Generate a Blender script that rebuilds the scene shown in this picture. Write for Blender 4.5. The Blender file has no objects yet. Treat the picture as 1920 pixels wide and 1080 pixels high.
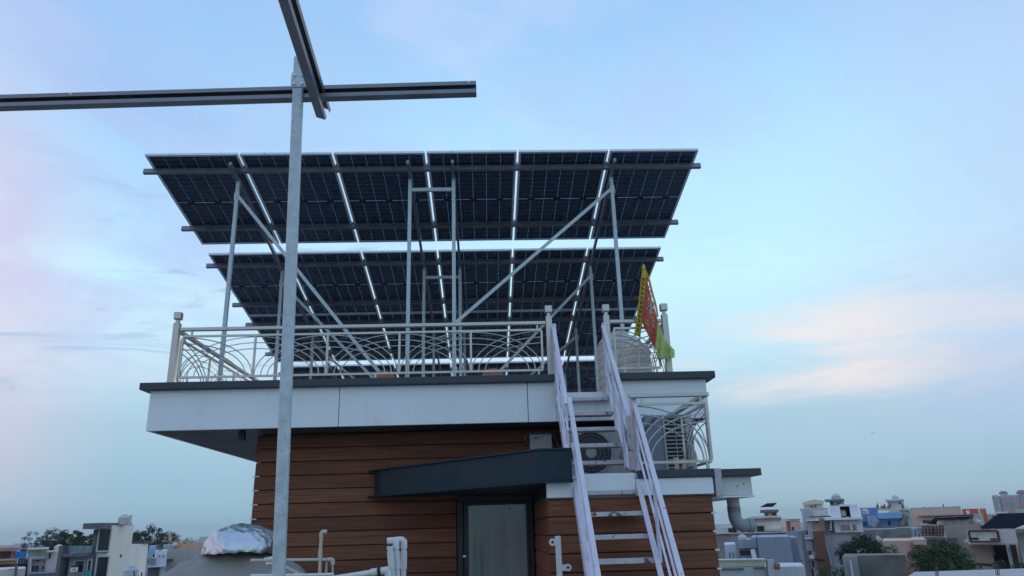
import bpy, math, random
import numpy as np
from mathutils import Vector, Matrix
from mathutils.noise import noise_vector as noise_vec
R = math.radians
random.seed(7)
rng = np.random.default_rng(7)
S = bpy.context.scene
C = S.collection

# ------------------------------------------------------------------ camera
YAW, PITCH, ROLL, FPX = R(2.30), R(17.92), R(-1.66), 1387.0
fw = Vector((math.sin(YAW)*math.cos(PITCH), math.cos(YAW)*math.cos(PITCH), math.sin(PITCH)))
r0 = Vector((math.cos(YAW), -math.sin(YAW), 0)); u0 = r0.cross(fw)
rt = math.cos(ROLL)*r0 + math.sin(ROLL)*u0
up = -math.sin(ROLL)*r0 + math.cos(ROLL)*u0
cam_data = bpy.data.cameras.new('camera')
cam = bpy.data.objects.new('camera', cam_data); C.objects.link(cam)
cam.matrix_world = Matrix((( rt.x, up.x, -fw.x, 0), (rt.y, up.y, -fw.y, 0), (rt.z, up.z, -fw.z, 0), (0, 0, 0, 1)))
cam_data.sensor_width = 36; cam_data.lens = FPX/1920*36
cam_data.clip_start = 0.05; cam_data.clip_end = 6000
S.camera = cam

def at(x, y, Y):
    """measured point of the photograph put at distance Y in the place"""
    d = rt*((x-960)/FPX) + up*((540-y)/FPX) + fw
    return d*(Y/d.y)

def lin(r, g, b):
    f = lambda c: c/12.92 if c <= .04045 else ((c+.055)/1.055)**2.4
    return (f(r/255), f(g/255), f(b/255), 1)

# ------------------------------------------------------------------ world, sun, exposure
SUN_EL, SUN_AZ = R(5), R(27)
world = bpy.data.worlds.new('World'); S.world = world; world.use_nodes = True
nt = world.node_tree; N = nt.nodes; L = nt.links
N.clear()
def nd(tree, typ, **kw):
    n = tree.nodes.new(typ)
    for k, v in kw.items():
        if k.startswith('i_'): n.inputs[int(k[2:]) if k[2:].isdigit() else k[2:]].default_value = v
        else: setattr(n, k, v)
    return n
def mth(tree, op, a, b=None, c=None, clamp=False):
    n = tree.nodes.new('ShaderNodeMath'); n.operation = op; n.use_clamp = clamp
    for i, v in enumerate((a, b, c)):
        if v is None: continue
        if isinstance(v, (int, float)): n.inputs[i].default_value = v
        else: tree.links.new(v, n.inputs[i])
    return n.outputs[0]
def mixc(tree, fac, a, b, blend='MIX'):
    n = tree.nodes.new('ShaderNodeMix'); n.data_type = 'RGBA'; n.blend_type = blend
    for s, v in ((0, fac), (6, a), (7, b)):
        if isinstance(v, (int, float)): n.inputs[s].default_value = v
        elif isinstance(v, tuple): n.inputs[s].default_value = v
        else: tree.links.new(v, n.inputs[s])
    return n.outputs[2]
def sstep(tree, v, lo, hi, a=0.0, b=1.0):
    n = tree.nodes.new('ShaderNodeMapRange'); n.interpolation_type = 'SMOOTHSTEP'
    n.inputs[1].default_value = lo; n.inputs[2].default_value = hi
    n.inputs[3].default_value = a; n.inputs[4].default_value = b
    tree.links.new(v, n.inputs[0]); return n.outputs[0]
def ramp(tree, v, stops):
    n = tree.nodes.new('ShaderNodeValToRGB'); e = n.color_ramp.elements
    while len(e) < len(stops): e.new(.5)
    for q, (p, c) in zip(e, stops): q.position = p; q.color = c
    tree.links.new(v, n.inputs[0]); return n.outputs[0]
def noise(tree, vec, scale, detail=4, rough=.5, dist=0.0):
    n = tree.nodes.new('ShaderNodeTexNoise'); n.inputs['Scale'].default_value = scale
    n.inputs['Detail'].default_value = detail; n.inputs['Roughness'].default_value = rough; n.inputs['Distortion'].default_value = dist
    if vec is not None: tree.links.new(vec, n.inputs['Vector'])
    return n.outputs['Fac']

tc = nd(nt, 'ShaderNodeTexCoord')
sep = nd(nt, 'ShaderNodeSeparateXYZ'); L.new(tc.outputs['Generated'], sep.inputs[0])
dx, dy, dz = sep.outputs
zpos = mth(nt, 'ADD', dz, .12)
base = ramp(nt, zpos, [(0.0, lin(126, 154, 164)), (.11, lin(144, 180, 196)), (.18, lin(148, 185, 204)), (.25, lin(162, 195, 214)),
                       (.33, lin(186, 220, 236)), (.43, lin(190, 232, 248)), (.57, lin(176, 219, 247)), (.72, lin(150, 193, 233)), (1.0, lin(132, 172, 220))])
# lavender veil high up, towards both sides
zc = mth(nt, 'MAXIMUM', mth(nt, 'ADD', dz, .16), .05)
cv = nd(nt, 'ShaderNodeCombineXYZ')
L.new(mth(nt, 'ADD', mth(nt, 'DIVIDE', dx, zc), mth(nt, 'MULTIPLY', dz, .8)), cv.inputs[0]); L.new(mth(nt, 'DIVIDE', dy, zc), cv.inputs[1])
n1 = noise(nt, cv.outputs[0], 1.7, 6, .56, .8)
hi = sstep(nt, mth(nt, 'SUBTRACT', dz, mth(nt, 'MULTIPLY', dx, .35)), .24, .50)
veil = mth(nt, 'MULTIPLY', mth(nt, 'MULTIPLY', sstep(nt, n1, .42, .64), hi), .72)
c1 = mixc(nt, veil, base, lin(172, 190, 232))
n1b = noise(nt, cv.outputs[0], 3.1, 6, .55, .8)
c1 = mixc(nt, mth(nt, 'MULTIPLY', mth(nt, 'MULTIPLY', sstep(nt, n1b, .48, .74), hi), .46), c1, lin(198, 208, 240))
# left of the sky is a deeper blue, with a pink dusk glow further round
leftness = sstep(nt, mth(nt, 'MULTIPLY', dx, -1.0), -.05, .45)
c1 = mixc(nt, mth(nt, 'MULTIPLY', mth(nt, 'MULTIPLY', leftness, sstep(nt, dz, .25, .5)), .5), c1, lin(142, 180, 226))
pinkness = sstep(nt, mth(nt, 'MULTIPLY', dx, -1.0), .40, .64)
c1 = mixc(nt, mth(nt, 'MULTIPLY', mth(nt, 'MULTIPLY', pinkness, mth(nt, 'MULTIPLY', sstep(nt, dz, .70, .36), sstep(nt, dz, -.02, .12, .45, 1.0))), .72), c1, lin(226, 198, 212))
rightl = sstep(nt, dx, .34, .66)
c1 = mixc(nt, mth(nt, 'MULTIPLY', rightl, mth(nt, 'MULTIPLY', sstep(nt, dz, .03, .16), .58)), c1, lin(172, 186, 224))
# low bands of pale pink cloud
az = mth(nt, 'ARCTAN2', dx, dy)

bv = nd(nt, 'ShaderNodeCombineXYZ')
L.new(mth(nt, 'MULTIPLY', az, 2.1), bv.inputs[0]); L.new(mth(nt, 'MULTIPLY', dz, 11.0), bv.inputs[1])
n2 = noise(nt, bv.outputs[0], 1.25, 7, .56, .5)
band = mth(nt, 'MULTIPLY', mth(nt, 'MULTIPLY', sstep(nt, dz, .10, .17), sstep(nt, dz, .34, .20)), mth(nt, 'MULTIPLY', sstep(nt, az, -.75, .3, .5, 1.0), sstep(nt, az, .68, .46, .55, 1.0)))
c2f = mth(nt, 'MULTIPLY', mth(nt, 'MULTIPLY', sstep(nt, n2, .42, .70), band), .66)
warm = mixc(nt, sstep(nt, az, .1, .45), lin(206, 212, 228), lin(236, 218, 214))
c2 = mixc(nt, c2f, c1, warm)
# a few thin darker wisps
n3 = noise(nt, bv.outputs[0], 2.6, 6, .6, 1.0)
glow = mth(nt, 'MULTIPLY', mth(nt, 'MULTIPLY', mth(nt, 'MULTIPLY', sstep(nt, az, .22, .34), sstep(nt, az, .60, .44)), mth(nt, 'MULTIPLY', sstep(nt, dz, .10, .15), sstep(nt, dz, .27, .19))), sstep(nt, n2, .42, .66))
c2 = mixc(nt, mth(nt, 'MULTIPLY', glow, .52), c2, lin(246, 230, 222))
wisp = mth(nt, 'MULTIPLY', mth(nt, 'MULTIPLY', sstep(nt, n3, .53, .68), mth(nt, 'MULTIPLY', sstep(nt, dz, .10, .2), sstep(nt, dz, .46, .34))), sstep(nt, az, .1, -.3, .12, .62))
c3 = mixc(nt, wisp, c2, lin(154, 178, 212))
sky = nd(nt, 'ShaderNodeTexSky'); sky.sky_type = 'NISHITA'; sky.sun_disc = False
sky.sun_elevation = SUN_EL; sky.sun_rotation = SUN_AZ; sky.air_density = 1.0; sky.dust_density = .6; sky.ozone_density = 1.5
c4 = mixc(nt, 1.0, c3, (10.8, 10.8, 10.8, 1), 'MULTIPLY')      # cloud layer at the sky texture's scale
c5 = mixc(nt, .012, c4, sky.outputs[0])
bg = nd(nt, 'ShaderNodeBackground'); bg.inputs[1].default_value = .1
L.new(c5, bg.inputs[0])
out = nd(nt, 'ShaderNodeOutputWorld'); L.new(bg.outputs[0], out.inputs[0])

sun_d = bpy.data.lights.new('sun', 'SUN'); sun_d.energy = .5; sun_d.angle = R(14); sun_d.color = (1, .86, .76)
sun = bpy.data.objects.new('sun', sun_d); C.objects.link(sun)
sv = Vector((math.sin(SUN_AZ)*math.cos(SUN_EL), math.cos(SUN_AZ)*math.cos(SUN_EL), math.sin(SUN_EL)))
sun.rotation_euler = sv.to_track_quat('Z', 'Y').to_euler()
S.view_settings.view_transform = 'Standard'; S.view_settings.look = 'None'
S.view_settings.gamma = 1; S.view_settings.exposure = .14; S.view_settings.use_curve_mapping = False

# ------------------------------------------------------------------ materials
def mat(name, col, rough=.6, metal=0.0, var=.18, scale=3.0, bump=0.0, bscale=40.0, stretch=(1, 1, 1), stain=None, sscale=2.0, slo=.55, shi=.7, spec=.5, objvar=0.0):
    m = bpy.data.materials.new(name); m.use_nodes = True; t = m.node_tree
    b = t.nodes['Principled BSDF']
    b.inputs['Roughness'].default_value = rough; b.inputs['Metallic'].default_value = metal; b.inputs['Specular IOR Level'].default_value = spec
    tcx = nd(t, 'ShaderNodeTexCoord'); mp = nd(t, 'ShaderNodeMapping'); mp.inputs['Scale'].default_value = stretch
    t.links.new(tcx.outputs['Object'], mp.inputs[0]); v = mp.outputs[0]
    oi = None
    if objvar:
        oi = nd(t, 'ShaderNodeObjectInfo')
        va = nd(t, 'ShaderNodeVectorMath', operation='ADD'); t.links.new(v, va.inputs[0])
        sc = nd(t, 'ShaderNodeVectorMath', operation='SCALE'); sc.inputs[0].default_value = (37, 19, 53); t.links.new(oi.outputs['Random'], sc.inputs['Scale'])
        t.links.new(sc.outputs[0], va.inputs[1]); v = va.outputs[0]
    nz = noise(t, v, scale, 6, .6)
    lo = tuple(c*(1-var) for c in col[:3])+(1,); hi = tuple(min(1, c*(1+var)) for c in col[:3])+(1,)
    cc = ramp(t, nz, [(.3, lo), (.7, hi)])
    if objvar:
        f = mth(t, 'ADD', mth(t, 'MULTIPLY', oi.outputs['Random'], 2*objvar), 1-objvar)
        hs = nd(t, 'ShaderNodeHueSaturation'); t.links.new(f, hs.inputs['Value']); t.links.new(cc, hs.inputs['Color']); cc = hs.outputs[0]
    if stain:
        sn = noise(t, v, sscale, 8, .65, .3)
        cc = mixc(t, sstep(t, sn, slo, shi), cc, stain)
    t.links.new(cc, b.inputs['Base Color'])
    rr = sstep(t, nz, .3, .7, max(0, rough-.08), min(1, rough+.1)); t.links.new(rr, b.inputs['Roughness'])
    if bump:
        bn = noise(t, v, bscale, 6, .6); bp = nd(t, 'ShaderNodeBump'); bp.inputs['Strength'].default_value = bump; bp.inputs['Distance'].default_value = .01
        t.links.new(bn, bp.inputs['Height']); t.links.new(bp.outputs[0], b.inputs['Normal'])
    return m
M = {}
M['galv'] = mat('galvanised_steel', (.47, .55, .57), .5, .25, .20, 22, .08, 60, stain=(.30, .33, .34, 1), sscale=26, slo=.62, shi=.72)
M['purlin'] = mat('purlin_steel', (.235, .245, .275), .45, .45, .16, 5, .03, 40, (1, 1, 1))
M['alu'] = mat('panel_aluminium', (.80, .83, .86), .38, .15, .08, 6)
M['cell'] = mat('solar_cell', (.036, .058, .100), .30, 0, .35, 9, spec=.35, objvar=.25)
M['black'] = mat('black_plastic', (.015, .015, .018), .5, 0, .2, 8)
M['stainless'] = mat('stainless_steel', (.50, .485, .455), .36, .75, .12, 7, stain=(.27, .24, .20, 1), sscale=9, slo=.6, shi=.8)
M['acp'] = mat('aluminium_cladding', (.77, .83, .84), .38, 0, .04, 1.1, .02, 1.5, (1.6, 1.6, .22), stain=(.62, .68, .68, 1), sscale=2.4, slo=.52, shi=.80)
M['darkacp'] = mat('charcoal_cladding', (.034, .046, .058), .45, 0, .14, 2.5, .03, 20)
M['teal'] = mat('dark_teal_cladding', (.010, .033, .046), .55, 0, .12, 2.0, .03, 12, spec=.3)
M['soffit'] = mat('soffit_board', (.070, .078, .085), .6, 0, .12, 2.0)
M['wood'] = mat('wood_cladding', (.175, .068, .035), .6, 0, .42, 5, .25, 30, (.35, 6, 8), spec=.3, stain=(.080, .034, .020, 1), sscale=3.2, slo=.52, shi=.8, objvar=.22)
M['core'] = mat('wall_core', (.035, .022, .018), .9, 0, .2, 3)
M['white'] = mat('white_paint', (.66, .66, .66), .5, 0, .08, 4, .05, 20, stain=(.42, .41, .38, 1), sscale=5, slo=.6, shi=.8)
M['lilac'] = mat('lilac_painted_steel', (.64, .63, .71), .45, 0, .08, 5, .08, 30, stain=(.10, .07, .07, 1), sscale=19, slo=.645, shi=.68)
M['worn'] = mat('worn_painted_steel', (.55, .52, .55), .5, 0, .14, 7, .15, 30, stain=(.15, .09, .065, 1), sscale=12, slo=.57, shi=.63)
M['pvc'] = mat('white_pvc', (.62, .64, .62), .35, 0, .06, 6)
M['cream'] = mat('cream_pvc', (.52, .45, .38), .42, 0, .08, 6, stain=(.34, .28, .22, 1), sscale=10, slo=.62, shi=.75)
M['greypvc'] = mat('grey_pvc', (.30, .33, .37), .42, 0, .12, 6)
M['ac'] = mat('ac_enamel', (.42, .43, .43), .42, 0, .07, 3)
M['acgrey'] = mat('ac_grey', (.21, .235, .28), .45, 0, .08, 3)
M['terracotta'] = mat('terracotta', (.38, .15, .085), .8, 0, .2, 9, .2, 40)
M['tank'] = mat('tank_plastic', (.55, .55, .52), .5, 0, .08, 5, .03, 10)
M['tarp'] = mat('beige_tarpaulin', (.27, .26, .235), .75, 0, .12, 3.5, .35, 9)
M['foil'] = mat('crinkled_foil', (.56, .60, .63), .33, 1.0, .12, 8, .40, 22)
M['red'] = mat('red_cloth', (.40, .050, .055), .75, 0, .15, 12, .1, 60)
M['yellow'] = mat('yellow_cloth', (.52, .46, .045), .75, 0, .2, 12, .1, 60)
def cloth_mat(name, col):
    m = mat(name, col, .8, 0, .16, 14, .1, 60); t = m.node_tree; b = t.nodes['Principled BSDF']; o = t.nodes['Material Output']
    tr = nd(t, 'ShaderNodeBsdfTranslucent'); mx = nd(t, 'ShaderNodeMixShader'); mx.inputs[0].default_value = .5
    t.links.new(b.inputs['Base Color'].links[0].from_socket, tr.inputs[0])
    t.links.new(b.outputs[0], mx.inputs[1]); t.links.new(tr.outputs[0], mx.inputs[2]); t.links.new(mx.outputs[0], o.inputs[0]); return m
M['red'] = cloth_mat('red_cloth', (.78, .24, .18)); M['yellow'] = cloth_mat('yellow_cloth', (.70, .62, .09)); M['tulle_cloth'] = cloth_mat('tulle_cloth', (.74, .86, .42))
M['script'] = mat('dark_print', (.06, .055, .02), .8, 0, .2, 12)
M['gold'] = mat('yellow_print', (.62, .50, .24), .7, 0, .2, 12)
M['palepr'] = mat('pale_print', (.50, .46, .40), .7, 0, .3, 40)
M['indicator'] = mat('red_switch', (.32, .07, .05), .4, 0, .1, 9)
M['concrete'] = mat('concrete', (.27, .26, .245), .9, 0, .28, 1.2, .3, 14, stain=(.13, .13, .125, 1), sscale=.9, slo=.52, shi=.75)
M['roofdark'] = mat('roof_panel', (.016, .022, .030), .9, 0, .2, 3, spec=.0)
M['glassdark'] = mat('window_glass', (.025, .033, .040), .12, 0, .2, 1.0)
M['ground'] = mat('city_ground', (.16, .15, .135), .95, 0, .35, .08, .3, 2)
M['doorframe'] = mat('door_frame', (.012, .013, .018), .4, 0, .15, 5)

def leafmat(name, col):
    m = mat(name, col, .65, 0, .45, .55, spec=.25)
    return m
M['leaf_dark'] = leafmat('dark_leaves', (.028, .050, .026))
M['leaf_green'] = leafmat('green_leaves', (.040, .078, .026))
M['leaf_far'] = leafmat('far_leaves', (.040, .058, .036))
M['leaf_bright'] = leafmat('bright_leaves', (.075, .135, .030))
M['bark'] = mat('bark', (.075, .055, .040), .9, 0, .3, 8, .4, 20)

# transparent pane between the solar cells / door glass / tulle
def glassy(name, tint, fac, rough=.05, diffuse=None):
    m = bpy.data.materials.new(name); m.use_nodes = True; t = m.node_tree; t.nodes.clear()
    o = nd(t, 'ShaderNodeOutputMaterial'); mx = nd(t, 'ShaderNodeMixShader'); tr = nd(t, 'ShaderNodeBsdfTransparent')
    tr.inputs[0].default_value = tint
    if diffuse:
        g = nd(t, 'ShaderNodeBsdfPrincipled'); g.inputs['Base Color'].default_value = diffuse; g.inputs['Roughness'].default_value = rough
    else:
        g = nd(t, 'ShaderNodeBsdfGlossy'); g.inputs['Roughness'].default_value = rough
    nz = noise(t, nd(t, 'ShaderNodeTexCoord').outputs['Object'], 3, 3)
    t.links.new(sstep(t, nz, .3, .7, fac*.85, fac*1.15), mx.inputs[0])
    t.links.new(tr.outputs[0], mx.inputs[1]); t.links.new(g.outputs[0], mx.inputs[2]); t.links.new(mx.outputs[0], o.inputs[0])
    return m
M['panelglass'] = glassy('panel_glass', (.34, .42, .53, 1), .03)
M['balglass'] = glassy('balcony_glass', (.6, .8, .82, 1), .75, .1, (.24, .36, .38, 1))
M['tulle'] = M['tulle_cloth']; _t = M['tulle'].node_tree; _o = _t.nodes['Material Output']; _s = _o.inputs[0].links[0].from_socket
_tr = nd(_t, 'ShaderNodeBsdfTransparent'); _mx = nd(_t, 'ShaderNodeMixShader'); _mx.inputs[0].default_value = .5
_t.links.new(_tr.outputs[0], _mx.inputs[1]); _t.links.new(_s, _mx.inputs[2]); _t.links.new(_mx.outputs[0], _o.inputs[0])
def doorglass():
    m = mat('door_glass', (.17, .225, .22), .06, 0, .26, 1.2, .02, 2.0, (9, 9, .35), spec=1.0); return m  # reflections painted in: pale base colour with soft vertical streaks
M['doorglass'] = doorglass()

_wc = {}
def wallm(r, g, b, stain=True):
    r, g, b = (min(.80, q*1.28) for q in (r, g, b))
    k = (r, g, b)
    if k not in _wc:
        c = (r, g, b)
        _wc[k] = mat('painted_plaster', c, .85, 0, .14, .5, .1, 6, (1.6, 1.6, .30), stain=tuple(q*.50 for q in c)+(1,) if stain else None, sscale=.8, slo=.50, shi=.84)
    return _wc[k]

# ------------------------------------------------------------------ mesh building
class MB:
    def __init__(s): s.v = []; s.f = []
    def add(s, vs, fs):
        o = len(s.v); s.v += [tuple(q) for q in vs]; s.f += [tuple(i+o for i in q) for q in fs]; return s
    def box(s, x0, x1, y0, y1, z0, z1):
        return s.add([(x0,y0,z0),(x1,y0,z0),(x1,y1,z0),(x0,y1,z0),(x0,y0,z1),(x1,y0,z1),(x1,y1,z1),(x0,y1,z1)],
                     [(0,3,2,1),(4,5,6,7),(0,1,5,4),(1,2,6,5),(2,3,7,6),(3,0,4,7)])
    def prism(s, prof, p, q, upv=(0,0,1), caps=True):
        p, q = Vector(p), Vector(q); d = (q-p).normalized(); a = d.cross(Vector(upv))
        if a.length < 1e-5: a = d.cross(Vector((0,1,0)))
        a.normalize(); b = a.cross(d); n = len(prof)
        vs = [e + a*u + b*w for e in (p, q) for (u, w) in prof]
        fs = [(i, (i+1) % n, n+(i+1) % n, n+i) for i in range(n)]
        if caps: fs += [tuple(range(n-1, -1, -1)), tuple(range(n, 2*n))]
        return s.add(vs, fs)
    def bar(s, p, q, w, h, upv=(0,0,1)):
        return s.prism([(-w/2,-h/2),(w/2,-h/2),(w/2,h/2),(-w/2,h/2)], p, q, upv)
    def tube(s, pts, r, n=8, caps=True):
        pts = [Vector(p) for p in pts]; m = len(pts); vs = []; fs = []
        ref = None
        for i, p in enumerate(pts):
            d = (pts[min(i+1, m-1)]-pts[max(i-1, 0)]).normalized()
            if ref is None:
                ref = d.orthogonal().normalized()
            a = (ref - d*ref.dot(d)).normalized(); ref = a; b = d.cross(a)
            rr = r[i] if isinstance(r, (list, tuple)) else r
            vs += [p + (a*math.cos(2*math.pi*k/n)+b*math.sin(2*math.pi*k/n))*rr for k in range(n)]
        for i in range(m-1):
            fs += [(i*n+k, i*n+(k+1) % n, (i+1)*n+(k+1) % n, (i+1)*n+k) for k in range(n)]
        if caps: fs += [tuple(range(n-1, -1, -1)), tuple(range((m-1)*n, m*n))]
        return s.add(vs, fs)
    def lathe(s, prof, c=(0,0,0), n=24):
        c = Vector(c); vs = []; fs = []; m = len(prof)
        for (r, z) in prof:
            vs += [c+Vector((r*math.cos(2*math.pi*k/n), r*math.sin(2*math.pi*k/n), z)) for k in range(n)]
        for i in range(m-1):
            fs += [(i*n+k, i*n+(k+1) % n, (i+1)*n+(k+1) % n, (i+1)*n+k) for k in range(n)]
        fs += [tuple(range(n-1, -1, -1)), tuple(range((m-1)*n, m*n))]
        return s.add(vs, fs)
    def build(s, name, m, parent=None, loc=None, smooth=False, bevel=0, **props):
        me = bpy.data.meshes.new(name); off = Vector((0,0,0))
        q = parent
        while q is not None:
            off += q.location; q = q.parent
        if loc is not None: loc = Vector(loc)
        tot = off + (loc - off if loc is not None else Vector((0,0,0)))
        me.from_pydata([tuple(Vector(v)-tot) for v in s.v], [], s.f); me.update()
        o = bpy.data.objects.new(name, me); C.objects.link(o)
        if loc is not None: o.location = loc - off
        if parent is not None: o.parent = parent
        me.materials.append(m)
        if smooth:
            me.polygons.foreach_set('use_smooth', [True]*len(me.polygons))
            try: me.set_sharp_from_angle(angle=R(40))
            except Exception: pass
        if bevel:
            bv_ = o.modifiers.new('edge', 'BEVEL'); bv_.width = bevel; bv_.segments = 2; bv_.limit_method = 'ANGLE'
        for k, v in props.items(): o[k] = v
        return o

def thing(name, label, cat, loc, group=None):
    o = bpy.data.objects.new(name, None); C.objects.link(o); o.location = loc; o.empty_display_size = .2
    o['label'] = label; o['category'] = cat
    if group: o['group'] = group
    return o
def tag(o, label, cat, group=None):
    o['label'] = label; o['category'] = cat
    if group: o['group'] = group
    return o
def bx(name, m, parent, x0, x1, y0, y1, z0, z1, bevel=0, **kw):
    return MB().box(x0, x1, y0, y1, z0, z1).build(name, m, parent, bevel=bevel, **kw)
def copy_tree(o, parent=None):
    c = o.copy(); C.objects.link(c)
    if parent is not None: c.parent = parent
    for ch in list(o.children): copy_tree(ch, c)
    return c

# ------------------------------------------------------------------ ground and terrace (setting)
GZ = -12.0
g = MB().box(-2500, 2500, -2500, 3500, GZ-1, GZ).build('ground', M['ground'], kind='structure')
FZ = -1.65
t_ = MB().box(-6.5, 3.2, -4, 9.25, FZ-.25, FZ).build('terrace_floor', mat('terrace_tiles', (.28, .27, .25), .7, 0, .15, 3), kind='structure')

# ------------------------------------------------------------------ rooftop building
house = thing('rooftop_building', 'brown plank clad stair room with white fascia and charcoal coping, carrying the solar panels', 'building', (-.5, 9.3, FZ))
# structural cores
bx('wall', M['core'], house, -2.76, 2.02, 9.34, 18.9, FZ, 1.175, label='dark inner wall behind the planks')
bx('wall', M['core'], house, .585, 2.13, 7.285, 9.33, FZ, .24, label='dark inner wall of the front block')
bx('storey', wallm(.42, .40, .37), house, -6.4, 3.1, -3.9, 19.5, GZ, FZ-.255, label='lower storeys of the house')
# slab, fascia, coping
bx('roof_slab', M['concrete'], house, -3.86, 2.60, 8.76, 19.3, 1.19, 1.45)
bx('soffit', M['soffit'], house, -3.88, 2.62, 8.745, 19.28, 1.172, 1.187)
FX = [-3.90, -1.711, .497, 2.64]
for i in range(3):
    x0, x1 = FX[i]+(.004 if i else 0), FX[i+1]-(.004 if i < 2 else 0)
    if i < 2: bx('fascia_panel', M['acp'], house, x0, x1, 8.70, 8.742, 1.165, 1.628, bevel=.003)
    else:
        bx('fascia_panel', M['acp'], house, x0, .826, 8.70, 8.742, 1.165, 1.628, bevel=.003)
        bx('fascia_panel', M['acp'], house, .830, 1.596, 8.702, 8.742, 1.165, 1.502, bevel=.003)
        bx('fascia_panel', M['acp'], house, 1.60, x1, 8.70, 8.742, 1.165, 1.628, bevel=.003)
bx('fascia_backing', M['black'], house, -3.88, 2.62, 8.744, 8.757, 1.19, 1.50)
bx('fascia_panel', M['acp'], house, -3.90, -3.865, 8.746, 19.3, 1.165, 1.628, bevel=.003)
bx('fascia_panel', M['acp'], house, 2.605, 2.64, 8.746, 19.3, 1.165, 1.628, bevel=.003)
bx('coping', M['darkacp'], house, -4.0, .824, 8.62, 8.90, 1.63, 1.712, bevel=.006)
bx('coping', M['darkacp'], house, 1.602, 2.74, 8.62, 8.90, 1.63, 1.712, bevel=.006)
bx('coping', M['darkacp'], house, -4.0, -3.72, 8.902, 19.4, 1.63, 1.712, bevel=.006)
bx('coping', M['darkacp'], house, 2.46, 2.74, 8.902, 19.4, 1.63, 1.712, bevel=.006)
# front block roof
bx('fascia_panel', M['acp'], house, .56, .826, 7.20, 7.24, .252, .405, bevel=.003)
bx('fascia_panel', M['acp'], house, .875, 1.405, 7.196, 7.24, .300, .462, bevel=.003, label='pale sheet behind the stair')
bx('fascia_panel', M['acp'], house, 1.41, 2.15, 7.20, 7.24, .252, .405, bevel=.003)
bx('soffit', M['doorframe'], house, .556, .569, 7.245, 9.28, .252, .384, label='dark cheek over the door')
bx('roof_slab', M['concrete'], house, .572, 2.16, 7.245, 9.335, .243, .42)
bx('coping', M['darkacp'], house, 1.44, 2.165, 7.175, 7.40, .408, .482, bevel=.005)
bx('coping', M['darkacp'], house, 1.93, 2.165, 7.402, 9.33, .421, .482, bevel=.005)
bx('corner_strip', M['ac'], house, 2.168, 2.235, 7.185, 7.30, .225, .482, bevel=.004)
# gutter box projecting right
bx('gutter_box', M['white'], house, 2.24, 2.575, 7.36, 9.2, .235, .412, bevel=.004)
bx('gutter_base', M['acp'], house, 2.168, 2.585, 7.33, 9.2, .215, .232, bevel=.002)
bx('coping', M['darkacp'], house, 2.245, 2.66, 7.29, 9.3, .414, .482, bevel=.005)
for (px, py) in ((1383, 911), (1395, 907)):
    p = at(px, py, 7.352); MB().tube([p, p+Vector((0, .012, 0))], .006, 8).build('screw', M['black'], house)
# cladding boards with a lap profile: bottom edge stands proud, groove above
BP = .164
def board(x0, x1, yf, z0, h=BP, name='cladding_board', side=None):
    g_ = .008
    prof = [(0, 0), (0, -.004), (.006, -.010), (h-g_-.02, -.004), (h-g_, .004), (h-g_, .03), (0, .03)]
    m = MB(); n = len(prof); vs = []
    for xx in (x0, x1): vs += [(xx, yf+q, z0+z) for (z, q) in prof]
    fs = [(i, n+i, n+(i+1) % n, (i+1) % n) for i in range(n)] + [tuple(range(n)), tuple(range(2*n-1, n-1, -1))]
    m.add(vs, fs)
    return m.build(name, M['wood'], house, loc=((x0+x1)/2, yf, z0))
nrow = 17
top = 1.165
for k in range(nrow):
    z0 = top-(k+1)*BP
    j = -1.19
    ex = random.uniform(-.004, .004)
    if k < 3:
        board(-2.80+ex, j-.0015, 9.30, z0); board(j+.0015, 2.05, 9.30, z0)
    elif z0 > .30:
        board(-2.80+ex, 2.05, 9.30, z0)
    else:
        board(-2.80+ex, -.375, 9.30, z0)
    if k > 1:
        bx('clip', M['white'], house, -2.818, -2.775, 9.292, 9.312, z0-.014, z0+.003)
top2 = .248
for k in range(12):
    z0 = top2-(k+1)*BP
    board(.575, 2.135, 7.25, z0)
    # left cheek of the block (faces the door)
    prof = [(0, 0), (0, -.004), (.006, -.010), (BP-.032, -.004), (BP-.008, .004), (BP-.008, .02), (0, .02)]
    n = len(prof); vs = []
    for yy in (7.262, 9.295): vs += [(.565+q, yy, z0+z) for (z, q) in prof]
    MB().add(vs, [((i+1) % n, n+(i+1) % n, n+i, i) for i in range(n)] + [tuple(range(n-1, -1, -1)), tuple(range(n, 2*n))]).build('cladding_board', M['wood'], house, loc=(.565, 8.2, z0))
    if k: bx('clip', M['white'], house, 2.115, 2.158, 7.243, 7.262, z0+BP-.016, z0+BP+.002)
# canopy over the door: triangular plan, front runs from the wall to the block
CZ0, CZ1 = .385, .70
cp = [(-1.36, 9.28), (-1.25, 9.0), (.49, 7.10), (.80, 7.10), (.80, 7.18), (.56, 7.19), (.56, 9.28)]
n = len(cp)
MB().add([(x, y, z) for z in (CZ0+.018, CZ1-.018) for (x, y) in cp], [tuple(range(n-1, -1, -1)), tuple(range(n, 2*n))]+[(i, (i+1) % n, n+(i+1) % n, n+i) for i in range(n)]).build('canopy', M['teal'], house, bevel=.003)
def grow(d): return [(-1.44, 9.285), (-1.27, 8.97), (.48, 7.10-d), (.80+d*.3, 7.10-d), (.80+d*.3, 7.185), (.57, 7.195), (.57, 9.285)]
for (za, zb) in ((CZ0, CZ0+.0165), (CZ1-.0165, CZ1)):
    cq = grow(.018)
    MB().add([(x, y, z) for z in (za, zb) for (x, y) in cq], [tuple(range(n-1, -1, -1)), tuple(range(n, 2*n))]+[(i, (i+1) % n, n+(i+1) % n, n+i) for i in range(n)]).build('canopy_trim', M['teal'], house)
bx('canopy_face', M['teal'], house, .575, .806, 7.165, 7.19, .408, .70)
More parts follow.
